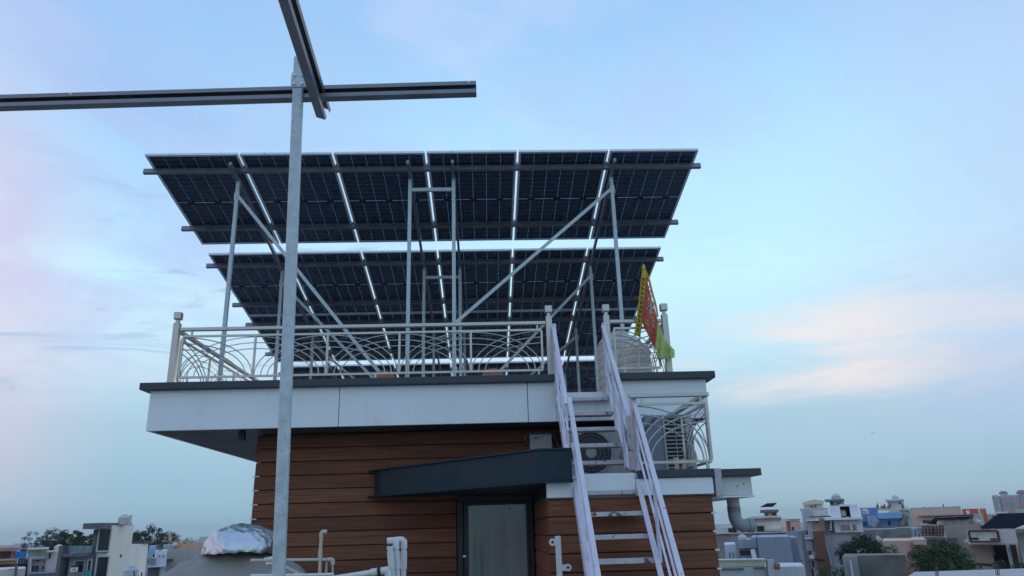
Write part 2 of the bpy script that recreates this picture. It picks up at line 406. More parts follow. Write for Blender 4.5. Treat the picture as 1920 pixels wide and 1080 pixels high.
# door
door = bx('door', M['doorframe'], house, -.36, .545, 9.27, 9.32, .305, .375, bevel=.004)
for (a, b) in ((-.36, -.29), (.50, .545)): bx('frame', M['doorframe'], door, a, b, 9.25, 9.32, FZ, .304, bevel=.004)
for (a, b) in ((-.286, -.232), (.462, .496)): bx('stile', M['doorframe'], door, a, b, 9.272, 9.31, FZ, .300, bevel=.003)
bx('transom', M['doorframe'], door, -.231, .461, 9.272, 9.31, .262, .300, bevel=.003)
bx('glass_pane', M['doorglass'], door, -.231, .461, 9.285, 9.297, FZ+.06, .261)
for (px, py) in ((955, 954), (955, 1020)):
    p = at(px, py, 9.284); MB().tube([p, p-Vector((0, .014, 0))], .011, 10).build('glass_stud', M['black'], door)
p = at(871, 1043, 9.262); bx('lock', M['alu'], door, p.x-.018, p.x+.018, p.y-.02, p.y, p.z-.012, p.z+.012)
# soffit lamp
p = at(454, 836, 8.98)
lamp = MB().box(-2.93, -2.86, 8.95, 9.02, 1.06, 1.171).build('soffit_lamp', M['black'], bevel=.006)
tag(lamp, 'small black spotlight hanging under the white overhang left of the planks', 'lamp')

# ------------------------------------------------------------------ solar tables
TL = R(10.71)
P0 = Vector((-4.761, 9.537, 5.178)); nv = Vector((0, math.sin(TL), math.cos(TL))); dv = Vector((0, math.cos(TL), -math.sin(TL)))
PW, PL, GAP = 1.295, 2.375, .0296
def sp(x, s, h): return Vector((x, P0.y, P0.z)) + dv*s + nv*h
def make_panel():
    root = thing('solar_panel', '', 'solar panel', (0, 0, 0), 'solar panels on the roof frame')
    f = MB(); w = .011
    f.box(0, PW, 0, w, -.035, 0).box(0, PW, PL-w, PL, -.035, 0).box(0, w, w, PL-w, -.035, 0).box(PW-w, PW, w, PL-w, -.035, 0)
    f.box(w, PW-w, w, w+.022, -.035, -.033).box(w, PW-w, PL-w-.022, PL-w, -.035, -.033)
    f.box(w, w+.022, w+.022, PL-w-.022, -.035, -.033).box(PW-w-.022, PW-w, w+.022, PL-w-.022, -.035, -.033)
    f.build('frame', M['alu'], root)
    MB().box(w, PW-w, w, PL-w, -.0075, -.0065).build('glass', M['panelglass'], root)
    CG, RG = .0038, .0023
    c = MB(); cw = (PW-2*w-.028-CG*5)/6; ch = (PL-2*w-.030-.012-RG*20)/22
    for i in range(6):
        for j in range(22):
            x = w+.014+i*(cw+CG); y = w+.015+j*(ch+RG)+(.0102 if j > 10 else 0)
            c.box(x, x+cw, y, y+ch, -.0120, -.0112)
    c.build('solar_cells', M['cell'], root, kind='stuff')
    for q in (.18, .5, .82):
        MB().box(PW*q-.05, PW*q+.05, PL/2-.016, PL/2+.016, -.030, -.0125).build('junction_box', M['black'], root, bevel=.003)
    for (qa, qb, sg) in ((.18, .5, .035), (.5, .82, .045)):
        pts = [(PW*(qa+(qb-qa)*k/8), PL/2+.02, -.028-sg*math.sin(math.pi*k/8)) for k in range(9)]
        MB().tube(pts, .0035, 5, caps=False).build('cable', M['black'], root)
    for (x, y) in ((PW*.27, .004), (PW*.73, .004)):
        MB().tube([(x, -.0005, -.018), (x, -.003, -.018)], .006, 8).build('frame_hole', M['black'], root)
    return root
proto = make_panel()
ordn = ['leftmost', 'second', 'third', 'fourth', 'fifth', 'rightmost']
rown = ['highest and nearest row', 'second row from the top', 'third row from the top', 'lowest and farthest row']
ROWS = [0, 2.70, 5.085, 7.76]
first = True
for ri, s0 in enumerate(ROWS):
    for ci in range(6):
        o = proto if first else copy_tree(proto)
        first = False
        o.location = sp(P0.x+ci*(PW+GAP), s0, 0) + nv*random.uniform(-.002, .002)
        o.rotation_euler = (-TL, 0, 0)
        frm = '' if ci in (0, 5) else ' from the left'
        o['label'] = f'{ordn[ci]} solar panel{frm} in the {rown[ri]}, seen from below'
# mounting frame: purlins, rafters, legs, braces
XL, XR = P0.x-.13, P0.x+6*PW+5*GAP+.10
fr = thing('mounting_frame', 'galvanised steel frame of legs, rafters and channel purlins holding up the solar panels', 'metal frame', (0, 10.0, 1.45))
def cprof(w, h, lip, t):   # C channel, open towards +u
    return [(w/2, -h/2), (-w/2, -h/2), (-w/2, h/2), (w/2, h/2), (w/2, h/2-lip), (w/2-t, h/2-lip), (w/2-t, h/2-t), (-w/2+t, h/2-t), (-w/2+t, -h/2+t), (w/2-t, -h/2+t), (w/2-t, -h/2+lip), (w/2, -h/2+lip)]
CP = cprof(.05, .075, .016, .0035)
def concave(m, prof, p, q, upv):
    # prism of a channel outline with caps built from its strips
    n0 = len(m.v); m.prism(prof, p, q, upv, caps=False)
    for o in (0, 12):
        for quad in ((0, 1, 8, 9), (1, 2, 7, 8), (2, 3, 6, 7), (3, 4, 5, 6), (0, 9, 10, 11)):
            m.f.append(tuple(n0+o+i for i in quad))
for s0 in ROWS:
    for k in (.317, 1.82):
        m = MB(); concave(m, CP, sp(XR, s0+k, -.0745), sp(XL, s0+k, -.0745), nv)
        po = m.build('purlin', M['purlin'], fr)
        for ci in range(1, 6):   # clamp between neighbouring panels
            x = P0.x+ci*(PW+GAP)-GAP/2
            q = sp(x, s0+k, 0)
            MB().bar(q-dv*.03-nv*.02, q+dv*.03-nv*.02, .019, .05, nv).build('clamp', M['black'], po)
LEGX = (-3.57, -1.06, -.42, 1.93)
for x in LEGX:
    MB().bar(sp(x, .06, -.145), sp(x, 9.7, -.145), .038, .062, nv).build('rafter', M['purlin'], fr)
LEGY = (10.0, 12.58, 15.12, 17.65)
def zraft(y): return P0.z - (y-P0.y)*math.tan(TL) - .178/math.cos(TL)
for yi, y in enumerate(LEGY):
    for x in LEGX:
        sh = -.035 if x < -1 else .035
        MB().bar((x, y-.034, 1.46), (x, y-.034, zraft(y)+.06), .05, .05, (0, 1, 0)).build('leg', M['galv'], fr)
        bx('base_plate', M['galv'], fr, x-.09, x+.09, y-.124, y+.056, 1.451, 1.461)
    for x in LEGX:
        for (bz, by) in ((-.03, -.062), (.03, -.062)):
            MB().tube([(x, y+by+.004, zraft(y)-.02+bz), (x, y+by-.008, zraft(y)-.02+bz)], .011, 6).build('bolt', M['alu'], fr)
        for (ax, ay) in ((-.065, -.10), (.065, -.10), (-.065, .03), (.065, .03)):
            MB().tube([(x+ax, y+ay, 1.461), (x+ax, y+ay, 1.485)], .010, 6).build('bolt', M['alu'], fr)
    if yi < 3:
        z = zraft(y)
        for (bx_, bz) in ((LEGX[0], z-.22), (LEGX[3], z-.18)):
            MB().bar((bx_-.035, y-.0595, bz), (bx_+.035, y-.0595, bz), .004, .12).build('gusset_plate', M['galv'], fr)
            for e in (-.02, .02): MB().tube([(bx_+e, y-.060, bz+e), (bx_+e, y-.074, bz+e)], .010, 6).build('bolt', M['alu'], fr)
        MB().bar((LEGX[1]+.026, y-.034, z-.14), (LEGX[2]-.026, y-.034, z-.14), .04, .05).build('cross_bar', M['galv'], fr)
        MB().bar((LEGX[0]+.026, y-.062, z-.22), (LEGX[1]-.03, y-.062, 1.62), .010, .046).build('brace', M['galv'], fr)
        MB().bar((LEGX[3]-.026, y-.062, z-.18), (LEGX[2]+.028, y-.062, z-2.18 if yi == 0 else 1.9), .010, .046).build('brace', M['galv'], fr)
        for x in (LEGX[0], LEGX[3]):
            MB().bar((x, y-.01, z-.36), (x, y+.30, z-.07), .035, .035).build('knee_brace', M['purlin'], fr)

# ------------------------------------------------------------------ railings
def railing(name, label, p, q, nb, post_ends=(True, True), hrail=.66, posts_h=.74, z0=1.713, gap0=.13, gap1=.10, group=None, railx=(0, 0), apex_end=True):
    p, q = Vector(p), Vector(q); d = (q-p); Lh = d.length; d.normalize(); u = Vector((0, 0, 1)); side = Vector((-d.y, d.x, 0))
    rt_ = thing(name, label, 'railing', (p.x, p.y, z0), group)
    def pt(a, h): return Vector((p.x, p.y, z0)) + d*a + u*h
    for e, a in ((0, 0), (1, Lh)):
        if post_ends[e]:
            po = MB().bar(pt(a, 0), pt(a, posts_h), .072, .072, side).build('post', M['stainless'], rt_, bevel=.004)
            MB().bar(pt(a, posts_h), pt(a, posts_h+.045), .04, .04, side).build('neck', M['stainless'], po)
            MB().bar(pt(a, posts_h+.046), pt(a, posts_h+.135), .086, .086, side).build('post_cap', M['stainless'], po, bevel=.008)
    a0, a1 = gap0, Lh-gap1
    MB().bar(pt(railx[0]+(.04 if post_ends[0] else 0), hrail), pt(Lh+railx[1]-(.04 if post_ends[1] else 0), hrail), .05, .042).build('top_rail', M['stainless'], rt_, bevel=.006)
    hb, ht = .075, hrail-.085
    MB().bar(pt(a0, ht), pt(a1, ht), .022, .024).build('frame_rail', M['stainless'], rt_)
    MB().bar(pt(a0, hb), pt(a1, hb), .022, .024).build('frame_rail', M['stainless'], rt_)
    W = (a1-a0)/nb
    for i in range(nb+1):
        a = a0+i*W
        MB().bar(pt(a, hb+.013), pt(a, ht-.013), .024, .024, side).build('upright', M['stainless'], rt_)
    for a in (a0+.10, a1-.05):
        MB().bar(pt(a, ht+.013), pt(a, hrail-.022), .02, .02, side).build('spacer', M['stainless'], rt_)
        MB().bar(pt(a, 0), pt(a, hb-.013), .02, .02, side).build('foot', M['stainless'], rt_)
    if nb > 2:
        MB().bar(pt((a0+a1)/2+.15, 0), pt((a0+a1)/2+.15, hb-.013), .02, .02, side).build('foot', M['stainless'], rt_)
    for i in range(nb+1):
        ac = a0+i*W
        for r_ in (0, 1, 2):
            rx = W*(.985-.09*r_); rh = (ht-hb-.03)*(1-.155*r_)
            pts = []
            for k in range(25):
                th = math.pi*k/24; a = ac-rx*math.cos(th)
                if a < a0-.001 or a > a1+.001: continue
                pts.append(pt(a, hb+.012+rh*math.sin(th))+side*(.004*(1 if i % 2 else -1)+.0015*r_))
            if len(pts) > 2: MB().tube(pts, .0062, 6).build('arc_rod', M['stainless'], rt_, smooth=True)
    return rt_
railing('roof_railing', 'long front stainless railing with crossing arcs above the white fascia', (-3.70, 8.75, 0), (.79, 8.75, 0), 5, gap0=.085, gap1=.095)
railing('roof_railing', 'short stainless railing right of the stair, behind the flag', (1.50, 8.75, 0), (2.225, 8.75, 0), 1, gap0=.085, gap1=.10)
railing('roof_railing', 'stainless railing along the left edge of the roof, running back from the corner post', (-3.70, 8.80, 0), (-3.70, 14.9, 0), 6, (False, True), gap0=.12)
railing('roof_railing', 'stainless railing along the right edge of the roof, behind the pale water tanks', (2.25, 8.80, 0), (2.25, 13.0, 0), 4, (False, True), gap0=.12)
railing('terrace_railing', 'lower stainless railing in front of the louvred air conditioner', (1.42, 7.28, 0), (2.19, 7.28, 0), 1, (False, False), hrail=.725, z0=.483, gap0=.03, gap1=.005, railx=(0, .03))
railing('terrace_railing', 'lower stainless railing running back along the right side above the gutter box', (2.19, 7.31, 0), (2.19, 9.25, 0), 2, (False, False), hrail=.725, z0=.483, gap0=.03, gap1=.02)

# ------------------------------------------------------------------ stairs
def flight(name, label, xl, xr, P, ang, zt, zb, rise, first_z, ntread, hand, tread_m, posts, lx=.0, rx=.0):
    tn = math.tan(R(ang))
    def pos(x, z, h=0): return Vector((x, P[0]+(z-P[1])/tn, z+h))
    st = thing(name, label, 'staircase', pos((xl+xr)/2, zb))
    nrm = Vector((0, -math.sin(R(ang)), math.cos(R(ang))))
    for x, e in ((xl, -1), (xr, 1)):
        MB().bar(pos(x, zb), pos(x, zt), .036, .060, nrm).build('stringer', M['worn'], st, bevel=.003)
        MB().bar(pos(x+e*-.012, zb)+nrm*.056, pos(x+e*-.012, zt)+nrm*.034, .046, .006, nrm).build('stringer_lip', M['lilac'], st)
    for k in range(ntread):
        z = first_z-k*rise; c = pos(0, z)
        MB().box(xl+.024, xr-.024, c.y-.008, c.y+.17, z-.030, z+.010).build('tread', tread_m, st, bevel=.003)
    for x, e, (za, zb2, h, xo) in ((xl, -1, hand[0]), (xr, 1, hand[1])):
        xx = x+xo
        MB().bar(pos(xx, zb2, h), pos(xx, za, h), .044, .028, nrm).build('handrail', M['lilac'], st, bevel=.004)
        for q in (.36, .68):
            MB().bar(pos(xx, zb2+.0, h*q), pos(xx, za-.05, h*q), .020, .008, nrm).build('middle_rail', M['lilac'], st)
        for pz in posts:
            if zb2-.01 <= pz <= za+.01:
                MB().bar(pos(xx-.012*e, pz, .03), pos(xx-.012*e, pz, h-.01), .026, .034, (0, 1, 0)).build('baluster', M['lilac'], st)
    return st, pos
low, lpos = flight('steel_staircase', 'lower flight of the lilac painted steel stair in front of the brown planks', .825, 1.445, (7.2, .298), 50, .44, FZ+.02, .197, .298, 10,
    [(.60, FZ+.05, .63, .022), (.50, FZ+.05, .72, .030)], M['worn'], (-1.1, -.35, .40))
MB().bar((1.475, 7.36, .46), (1.475, 7.36, 1.20), .05, .10, (0, 1, 0)).build('end_post', M['lilac'], low, bevel=.003)
uph, upos = flight('steel_staircase', 'upper flight of the lilac painted steel stair against the white fascia', .835, 1.475, (8.6, 1.415), 47, 1.52, .50, .197, 1.415, 5,
    [(1.47, .36, .83, .0), (1.47, .20, .83, -.035)], M['worn'], (.52, .95, 1.40))
MB().bar((1.44, 7.43, .50), (1.44, 7.43, 1.03),   .07, .05, (0, 1, 0)).build('end_post', M['worn'], uph, bevel=.003)
MB().bar((.842, 8.64, 1.5), (.842, 8.64, 2.33), .05, .035, (0, 1, 0)).build('end_post', M['lilac'], uph, bevel=.003)
MB().bar((1.45, 8.64, 1.5), (1.45, 8.64, 2.33), .05, .035, (0, 1, 0)).build('end_post', M['lilac'], uph, bevel=.003)

# ------------------------------------------------------------------ foreground post with channels
fp = thing('channel_post', 'bare galvanised post with two steel channels crossing at its top, nearest the viewer', 'steel post', (-1.075, 4.0, FZ))
MB().bar((-1.012, 4.0, FZ), at(561.5, 108, 4.0),   .062, .045, (0, 1, 0)).build('post', M['galv'], fp, bevel=.009)
bx('base_plate', M['galv'], fp, -1.15, -.87, 3.88, 4.12, FZ, FZ+.01)
CP2 = [(-u_, w_) for (u_, w_) in cprof(.055, .082, .020, .003)]
m = MB(); a_, b_ = at(-60, 195, 4.09), at(893, 167, 4.0)
n0 = len(m.v); concave(m, cprof(.058, .082, .026, .003), a_, b_, (0, 0, 1))
chan = m.build('channel', M['purlin'], fp)
q = at(879, 157, 3.965); 
for ex in (0, -2.45):
    qq = b_+(a_-b_).normalized()*(.045-ex)+Vector((0, -.031, .032))
    MB().tube([qq, qq+Vector((0, .006, 0))], .008, 10).build('bolt_hole', M['white'], chan)
m = MB(); e0 = at(604, 203, 4.16); e1 = at(603, 201, 4.16)
far = Vector((e0.x+.002, 4.20, 2.555)); near = far + Vector((.0, -3.0, .42))
concave(m, cprof(.062, .085, .022, .003), near, far, (.38, 0, 1)); m.build('channel', M['purlin'], fp)

wp = at(566, 150, 3.974)
MB().bar(wp+Vector((-.02, 0, -.05)), wp+Vector((-.02, 0, .05)), .09, .006, (0, 1, 0)).build('gusset_plate', M['galv'], fp)
for (ax, az_) in ((-.045, -.03), (-.045, .03), (.005, -.03), (.005, .03)):
    MB().tube([wp+Vector((ax, -.002, az_)), wp+Vector((ax, -.016, az_))], .009, 6).build('bolt', M['alu'], fp)
# ------------------------------------------------------------------ flag
def loft(m, lft, rgt, Y, ncol=4, ph=0.0, amp=.03, rows=18):
    def samp(c, t):
        x = t*(len(c)-1); i = min(int(x), len(c)-2); f = x-i
        return (c[i][0]*(1-f)+c[i+1][0]*f, c[i][1]*(1-f)+c[i+1][1]*f)
    vs = []; fs = []
    for r_ in range(rows+1):
        a, b = samp(lft, r_/rows), samp(rgt, r_/rows)
        for k in range(ncol+1):
            f = k/ncol; x, y = a[0]*(1-f)+b[0]*f, a[1]*(1-f)+b[1]*f
            vs.append(at(x, y, Y+amp*math.sin((x-1190)*.30+y*.045+ph)))
    for r_ in range(rows):
        for k in range(ncol):
            i = r_*(ncol+1)+k; fs.append((i, i+1, i+ncol+2, i+ncol+1))
    m.add(vs, fs); return m
flag = thing('religious_flag', 'yellow and red pennant with green tulle trim hanging at the railing corner', 'flag', at(1200, 690, 8.62))
MB().tube([at(1196, 694, 8.68), at(1207, 496, 8.66)], .010, 8).build('pole', M['cream'], flag)
def cloth(name, mtl, l, r_, Y, **kw):
    o = loft(MB(), l, r_, Y, **kw).build(name, mtl, flag, smooth=True)
    sm = o.modifiers.new('cloth', 'SOLIDIFY'); sm.thickness = .003; return o
yl = [(1204,498),(1203,515),(1200.5,538),(1198,560),(1195,585),(1192,608),(1189,630)]
yr = [(1210,498),(1212.5,515),(1213,538),(1210.5,560),(1208,582),(1205,604),(1200,629)]
cloth('border', M['yellow'], yl, yr, 8.63)
cloth('field', M['red'], [(1211,520),(1209,548),(1205,572),(1203,592),(1206,610),(1216,630),(1227,654)], [(1212,520),(1218,545),(1225,570),(1231,592),(1234,606),(1233,630),(1230,655)], 8.615)
cloth('edging', M['yellow'], [(1210,508),(1215,525),(1220,545),(1227,570),(1232,594)], [(1212,508),(1219,525),(1224,545),(1230.5,570),(1235,594)], 8.612, ncol=2)
for k in range(3):
    j = lambda: random.uniform(-3, 3)
    cloth('tulle', M['tulle'], [(1233,606+k),(1231,632),(1229,652+j()),(1234,668+j()),(1240,673+j())], [(1236,604+k),(1244+j(),630),(1253+j(),645+j()),(1262+j(),655+j()),(1265+j(),668+j())], 8.60-.03*k, ncol=10, ph=k*1.4, amp=.05)
def stroke(pts, Y, r_, mtl, nm):
    MB().tube([at(x, y, Y+.03*math.sin((x-1190)*.30+y*.045)-.006) for x, y in pts], r_, 5).build(nm, mtl, flag)
for i in range(12):
    y = 522+i*8.6; x = 1207-i*.95
    w = 3.0
    stroke([(x-w, y), (x-w*.2, y-1.2), (x-w*.1, y+3.2)], 8.627, .006, M['script'], 'lettering')
    stroke([(x-w, y+3.6), (x, y+4.6), (x+w*.6, y+1)], 8.627, .005, M['script'], 'lettering')
for c in ([(1207,601),(1210,598),(1212,603),(1209,606),(1213,609)], [(1214,600),(1216,604),(1213,607),(1217,610)], [(1222,606),(1224,610),(1227,608)], [(1223,613),(1227,611),(1229,615)]):
    stroke(c, 8.61, .0055, M['gold'], 'lettering')
for i in range(9):
    y = 538+i*8; x = 1214+i*.55+(i % 3)*2.2
    stroke([(x, y), (x+2.4, y-2), (x+3.4, y+2), (x+1, y+3.4)], 8.61, .0065, M['gold'] if i % 2 else M['palepr'], 'emblem')
for c in ([(1216,566),(1221,563),(1226,570),(1224,580),(1217,582)], [(1212,580),(1217,574),(1222,576),(1220,584),(1226,588)], [(1213,552),(1216,558),(1215,566)], [(1218,590),(1223,586),(1228,590)], [(1215,571),(1219,569),(1220,575)]):
    stroke(c, 8.61, .012, M['palepr'], 'emblem')

# ------------------------------------------------------------------ air conditioners, box, tanks, pots
ac = thing('air_conditioner', 'outdoor air conditioner with a round fan grille behind the stair', 'air conditioner', (1.2, 8.95, .43))
CX, CY, CZ = 1.222, 8.80, .805
bx('casing', M['ac'], ac, .93, 1.66, 8.80, 9.12, .46, 1.10, bevel=.015)
for x in (1.0, 1.54): bx('foot', M['black'], ac, x, x+.06, 8.84, 9.1, .421, .459)
MB().tube([(CX, CY+.004, CZ), (CX, CY-.002, CZ)], .245, 40).build('fan_opening', M['black'], ac)
MB().tube([(CX+.247*math.cos(a*math.pi/24), CY-.012, CZ+.247*math.sin(a*math.pi/24)) for a in range(49)], .010, 6).build('fan_ring', M['ac'], ac)
for rr in (.11, .16, .205):
    MB().tube([(CX+rr*math.cos(a*math.pi/18), CY-.018, CZ+rr*math.sin(a*math.pi/18)) for a in range(37)], .0025, 4).build('grille_ring', M['acgrey'], ac)
sp_ = MB()
for k in range(44):
    a = 2*math.pi*k/44
    sp_.tube([(CX+.06*math.cos(a), CY-.020, CZ+.06*math.sin(a)), (CX+.245*math.cos(a+.16), CY-.016, CZ+.245*math.sin(a+.16))], .0028, 4)
sp_.build('grille_spoke', M['acgrey'], ac)
MB().tube([(CX, CY-.006, CZ), (CX, CY-.03, CZ)], .062, 24).build('fan_hub', M['ac'], ac)
ac2 = thing('air_conditioner', 'tall grey air conditioner with a louvred side behind the lower railing', 'air conditioner', (2.0, 8.4, .43))
bx('casing', M['acgrey'], ac2, 1.80, 2.31, 8.40, 9.0, .44, 1.17, bevel=.01)
bx('louvre_opening', M['black'], ac2, 2.02, 2.25, 8.392, 8.398, .47, 1.13)
for k in range(15):
    z = .49+k*.043
    MB().box(2.022, 2.248, 8.374, 8.391, z, z+.011).build('louvre', M['ac'], ac2)
bx('grille_wire', M['ac'], ac2, 2.13, 2.137, 8.366, 8.373, .47, 1.13)
bx('corner_panel', M['ac'], ac2, 2.252, 2.335, 8.375, 8.42, .45, 1.165, bevel=.004)
bx('corner_panel', M['ac'], ac2, 2.000, 2.018, 8.375, 8.397, .45, 1.165)
dp = MB().tube([(1.50, 8.38, .70), (1.62, 8.38, .86), (1.75, 8.38, 1.02), (1.90, 8.36, 1.15)], .035, 10).build('insulated_pipe', M['acgrey'], smooth=True)
tag(dp, 'thick grey insulated pipe slanting up beside the louvred air conditioner', 'pipe')
for i, (px, py, h) in enumerate(((1267, 862, .14), (1281, 864, .14), (1301, 852, .20))):
    c = at(px, py, 7.5)
    o = MB().tube([(c.x, 7.5, .483), (c.x, 7.5, c.z), ], .020, 12).tube([(c.x, 7.5, c.z-.03), (c.x, 7.5, c.z+.02)], .027, 12).build('pvc_stub', M['cream'], smooth=True)
    tag(o, ('short capped cream pipe stub', 'middle cream pipe stub with a collar', 'taller cream pipe stub with a knob')[i]+' below the lower railing', 'pipe')
eb = thing('meter_box', 'grey electrical box on the plank wall above the dark canopy', 'electrical box', (.65, 9.2, .72))
bx('casing', M['ac'], eb, .53, .80, 9.12, 9.28, .80, 1.075, bevel=.008)
bx('label_plate', M['white'], eb, .70, .785, 9.113, 9.119, 1.005, 1.045, bevel=.006)
bx('label_mark', M['acgrey'], eb, .735, .76, 9.108, 9.112, 1.018, 1.032)
bx('switch', M['indicator'], eb, .585, .625, 9.11, 9.119, 1.015, 1.035)
bx('vent_strip', M['acgrey'], eb, .55, .78, 9.113, 9.119, .878, .892)
MB().tube([(.528, 9.2, .97), (.49, 9.2, .98), (.475, 9.2, 1.03), (.495, 9.2, 1.085), (.56, 9.2, 1.10), (.75, 9.2, 1.10), (.83, 9.2, 1.06), (.90, 9.2, .90), (.95, 9.2, .80)], .007, 6).build('cable', M['acgrey'], eb, smooth=True)

def tank(name, label, c, r_, h, mtl, ribs=7, lid=True, group=None, n=28):
    t0 = thing(name, label, 'water tank', c, group)
    c = Vector(c); pr = [(r_*.97, 0)]
    for k in range(ribs):
        z = h*k/ribs; dz_ = h/ribs
        pr += [(r_, z+dz_*.15), (r_, z+dz_*.7), (r_*.93, z+dz_*.85)]
    pr += [(r_*.97, h), (r_*.80, h+r_*.24), (r_*.45, h+r_*.36)]
    MB().lathe(pr, c, n).build('body', mtl, t0, smooth=True)
    if lid: MB().lathe([(r_*.42, h+r_*.34), (r_*.42, h+r_*.50), (r_*.3, h+r_*.55)], c, n).build('lid', mtl, t0, smooth=True)
    return t0
tank('water_tank', 'ribbed grey water tank on the roof beside the stair top', (1.93, 10.25, 1.46), .33, .98, M['tank'], 8)
tank('water_tank', 'smaller pale water tank behind the railing under the flag', (2.0, 9.55, 1.46), .20, .75, mat('pale_tank', (.62, .59, .52), .5, 0, .08, 5), 7, False)
for i, (x, lb) in enumerate(((-1.325, 'terracotta pot upturned on the roof edge, left of the two'), (.10, 'terracotta pot upturned on the roof edge, nearer the stair'))):
    o = MB().lathe([(.12, 0), (.15, .12), (.155, .20), (.145, .25), (.115, .295), (.07, .325), (.02, .335)], (x, 9.6, 1.66), 24).build('clay_pot', M['terracotta'], smooth=True)
    tag(o, lb, 'pot')
    bx2 = MB().box(x-.3, x+.3, 9.3, 9.9, 1.452, 1.655).build('plinth', M['concrete']); tag(bx2, 'concrete plinth under the '+('left' if i == 0 else 'right')+' upturned clay pot', 'plinth')
# elbow downpipe under the gutter box
dpz = .213
el = thing('drain_pipe', 'fat grey drain elbow hanging under the white gutter box', 'pipe', (2.46, 7.62, dpz))
ex, ey = 2.455, 7.62
MB().tube([(ex, ey, dpz), (ex, ey, .135)], .062, 20).build('collar', M['cream'], el, smooth=True)
MB().tube([(ex, ey, .134), (ex, ey, .08)], .0655, 20).build('socket', M['acgrey'], el, smooth=True)
arc = [(ex, ey, .079), (ex, ey, .05)]+[(ex+.09*(1-math.cos(a)), ey, .045-.09*math.sin(a)) for a in [R(15*k) for k in range(1, 7)]]+[(ex+.125, ey, -.045)]
MB().tube(arc, .064, 20).build('elbow', M['greypvc'], el, smooth=True)
MB().tube([(ex+.126, ey, -.045), (ex+.175, ey, -.045)], .070, 20).build('socket', M['greypvc'], el, smooth=True)

# ------------------------------------------------------------------ covered tank at lower left
def dome(cx, cy, zt, rx, ry, drop, seed, fold, nlat=26, nlon=64, flare=.0, ex_=.9, nz=()):
    r2 = np.random.default_rng(seed); ph = r2.uniform(0, 6.28, 8); vs = []; fs = []
    for i in range(nlat+1):
        t = i/nlat
        for k in range(nlon):
            a = 2*math.pi*k/nlon
            prof_r = math.sin(t*math.pi/2)**ex_; z = zt-drop*(1-math.cos(t*math.pi/2))
            f = fold*t*(math.sin(7*a+ph[0]+2*t)+.6*math.sin(13*a+ph[1]-3*t)+.4*math.sin(23*a+ph[2]))
            f2 = fold*.7*(math.sin(5*a+ph[3])*math.sin(6*t+ph[4])+.5*math.sin(11*a+9*t+ph[5]))
            rr = prof_r+f+flare*t*t
            p_ = Vector((cx+rx*rr*math.cos(a), cy+ry*rr*math.sin(a), z+f2*.25))
            for (fq, am) in nz: p_ += noise_vec(p_*fq+Vector((seed, 0, seed)))*am
            vs.append(tuple(p_))
    for i in range(nlat):
        for k in range(nlon):
            fs.append((i*nlon+k, (i+1)*nlon+k, (i+1)*nlon+(k+1) % nlon, i*nlon+(k+1) % nlon))
    return MB().add(vs, fs)
cov = thing('covered_tank', 'water tank wrapped in beige tarpaulin with crinkled silver foil over its lid', 'water tank', (-2.38, 7.3, FZ))
dome(-2.36, 7.35, -.075, .80, .62, .75, 3, .008, 48, 120, flare=.05, ex_=1.05, nz=((3.2, .045), (8, .018), (19, .006))).build('tarpaulin', M['tarp'], cov, smooth=True)
fo = dome(-2.25, 7.25, .100, .345, .33, .25, 11, .004, 34, 110, nz=((4, .012), (9, .011), (21, .007), (50, .002)))
fo.build('foil', M['foil'], cov)
MB().add([at(495,1046,6.7), at(515,1042,6.7), at(515,1056,6.7), at(499,1059,6.7), at(495,1046,6.74), at(515,1042,6.74), at(515,1056,6.74), at(499,1059,6.74)],
   [(0,1,2,3),(7,6,5,4),(0,4,5,1),(1,5,6,2),(2,6,7,3),(3,7,4,0)]).build('strap', M['acp'], cov)
MB().lathe([(.58, 0), (.60, .85)], (-2.33, 7.35, FZ), 28).build('tank_body', M['tank'], cov)

# ------------------------------------------------------------------ pvc plumbing in front of the planks
def pipe(name, label, pts, r_, mtl, Y, fits=True, grp=None):
    P = [at(x, y, Y) if len((x, y)) == 2 else None for (x, y) in pts]
    t0 = thing(name, label, 'pipe', P[-1], grp)
    MB().tube(P, r_, 12).build('tube', mtl, t0, smooth=True)
    for i in range(len(P)):
        if 0 < i < len(P)-1:
            a = (P[i-1]-P[i]).normalized(); b = (P[i+1]-P[i]).normalized()
            MB().tube([P[i]+a*r_*3.2, P[i]+a*r_*.6, P[i]+b*r_*.6, P[i]+b*r_*3.2], r_*1.28, 12).build('elbow', mtl, t0, smooth=True)
    return t0
pipe('water_pipe', 'thin upright cream pipe with a bent top, against the planks', [(608.5, 997), (603, 997), (600.5, 1040), (598, 1120)], .0135, M['cream'], 6.5)
pipe('water_pipe', 'cream pipe running sideways behind the covered tank and turning down', [(470, 1051), (624, 1049), (623, 1120)], .0135, M['cream'], 6.6)
pipe('water_pipe', 'cream pipe lying level along the bottom edge of the picture', [(470, 1079.5), (560, 1079), (626, 1077)], .0135, M['pvc'], 6.45)
pipe('water_pipe', 'short slanting cream pipe beside the upright one', [(613, 1052), (609, 1120)], .010, M['cream'], 6.62)
pipe('water_pipe', 'cream pipe slanting down out from behind the steel post', [(530, 1060), (562, 1078), (590, 1100)], .013, M['cream'], 6.55)
pipe('water_pipe', 'left white pipe of the bundle, with an open collar top', [(731.5, 1025), (733, 1050), (739, 1120)], .020, M['pvc'], 5.95)
pipe('water_pipe', 'middle white pipe of the bundle, bent to the left at its top', [(731, 1014), (742, 1013), (744, 1050), (747, 1120)], .020, M['pvc'], 6.0)
pipe('water_pipe', 'right white pipe of the bundle, bent back at its top', [(743, 1012.5), (757.5, 1012), (757, 1050), (756, 1120)], .020, M['pvc'], 6.08)
MB().tube([at(731.5, 1024, 5.95), at(731.8, 1031, 5.95)], .026, 14).build('collar', M['pvc'], bpy.data.objects['water_pipe.005'], smooth=True)
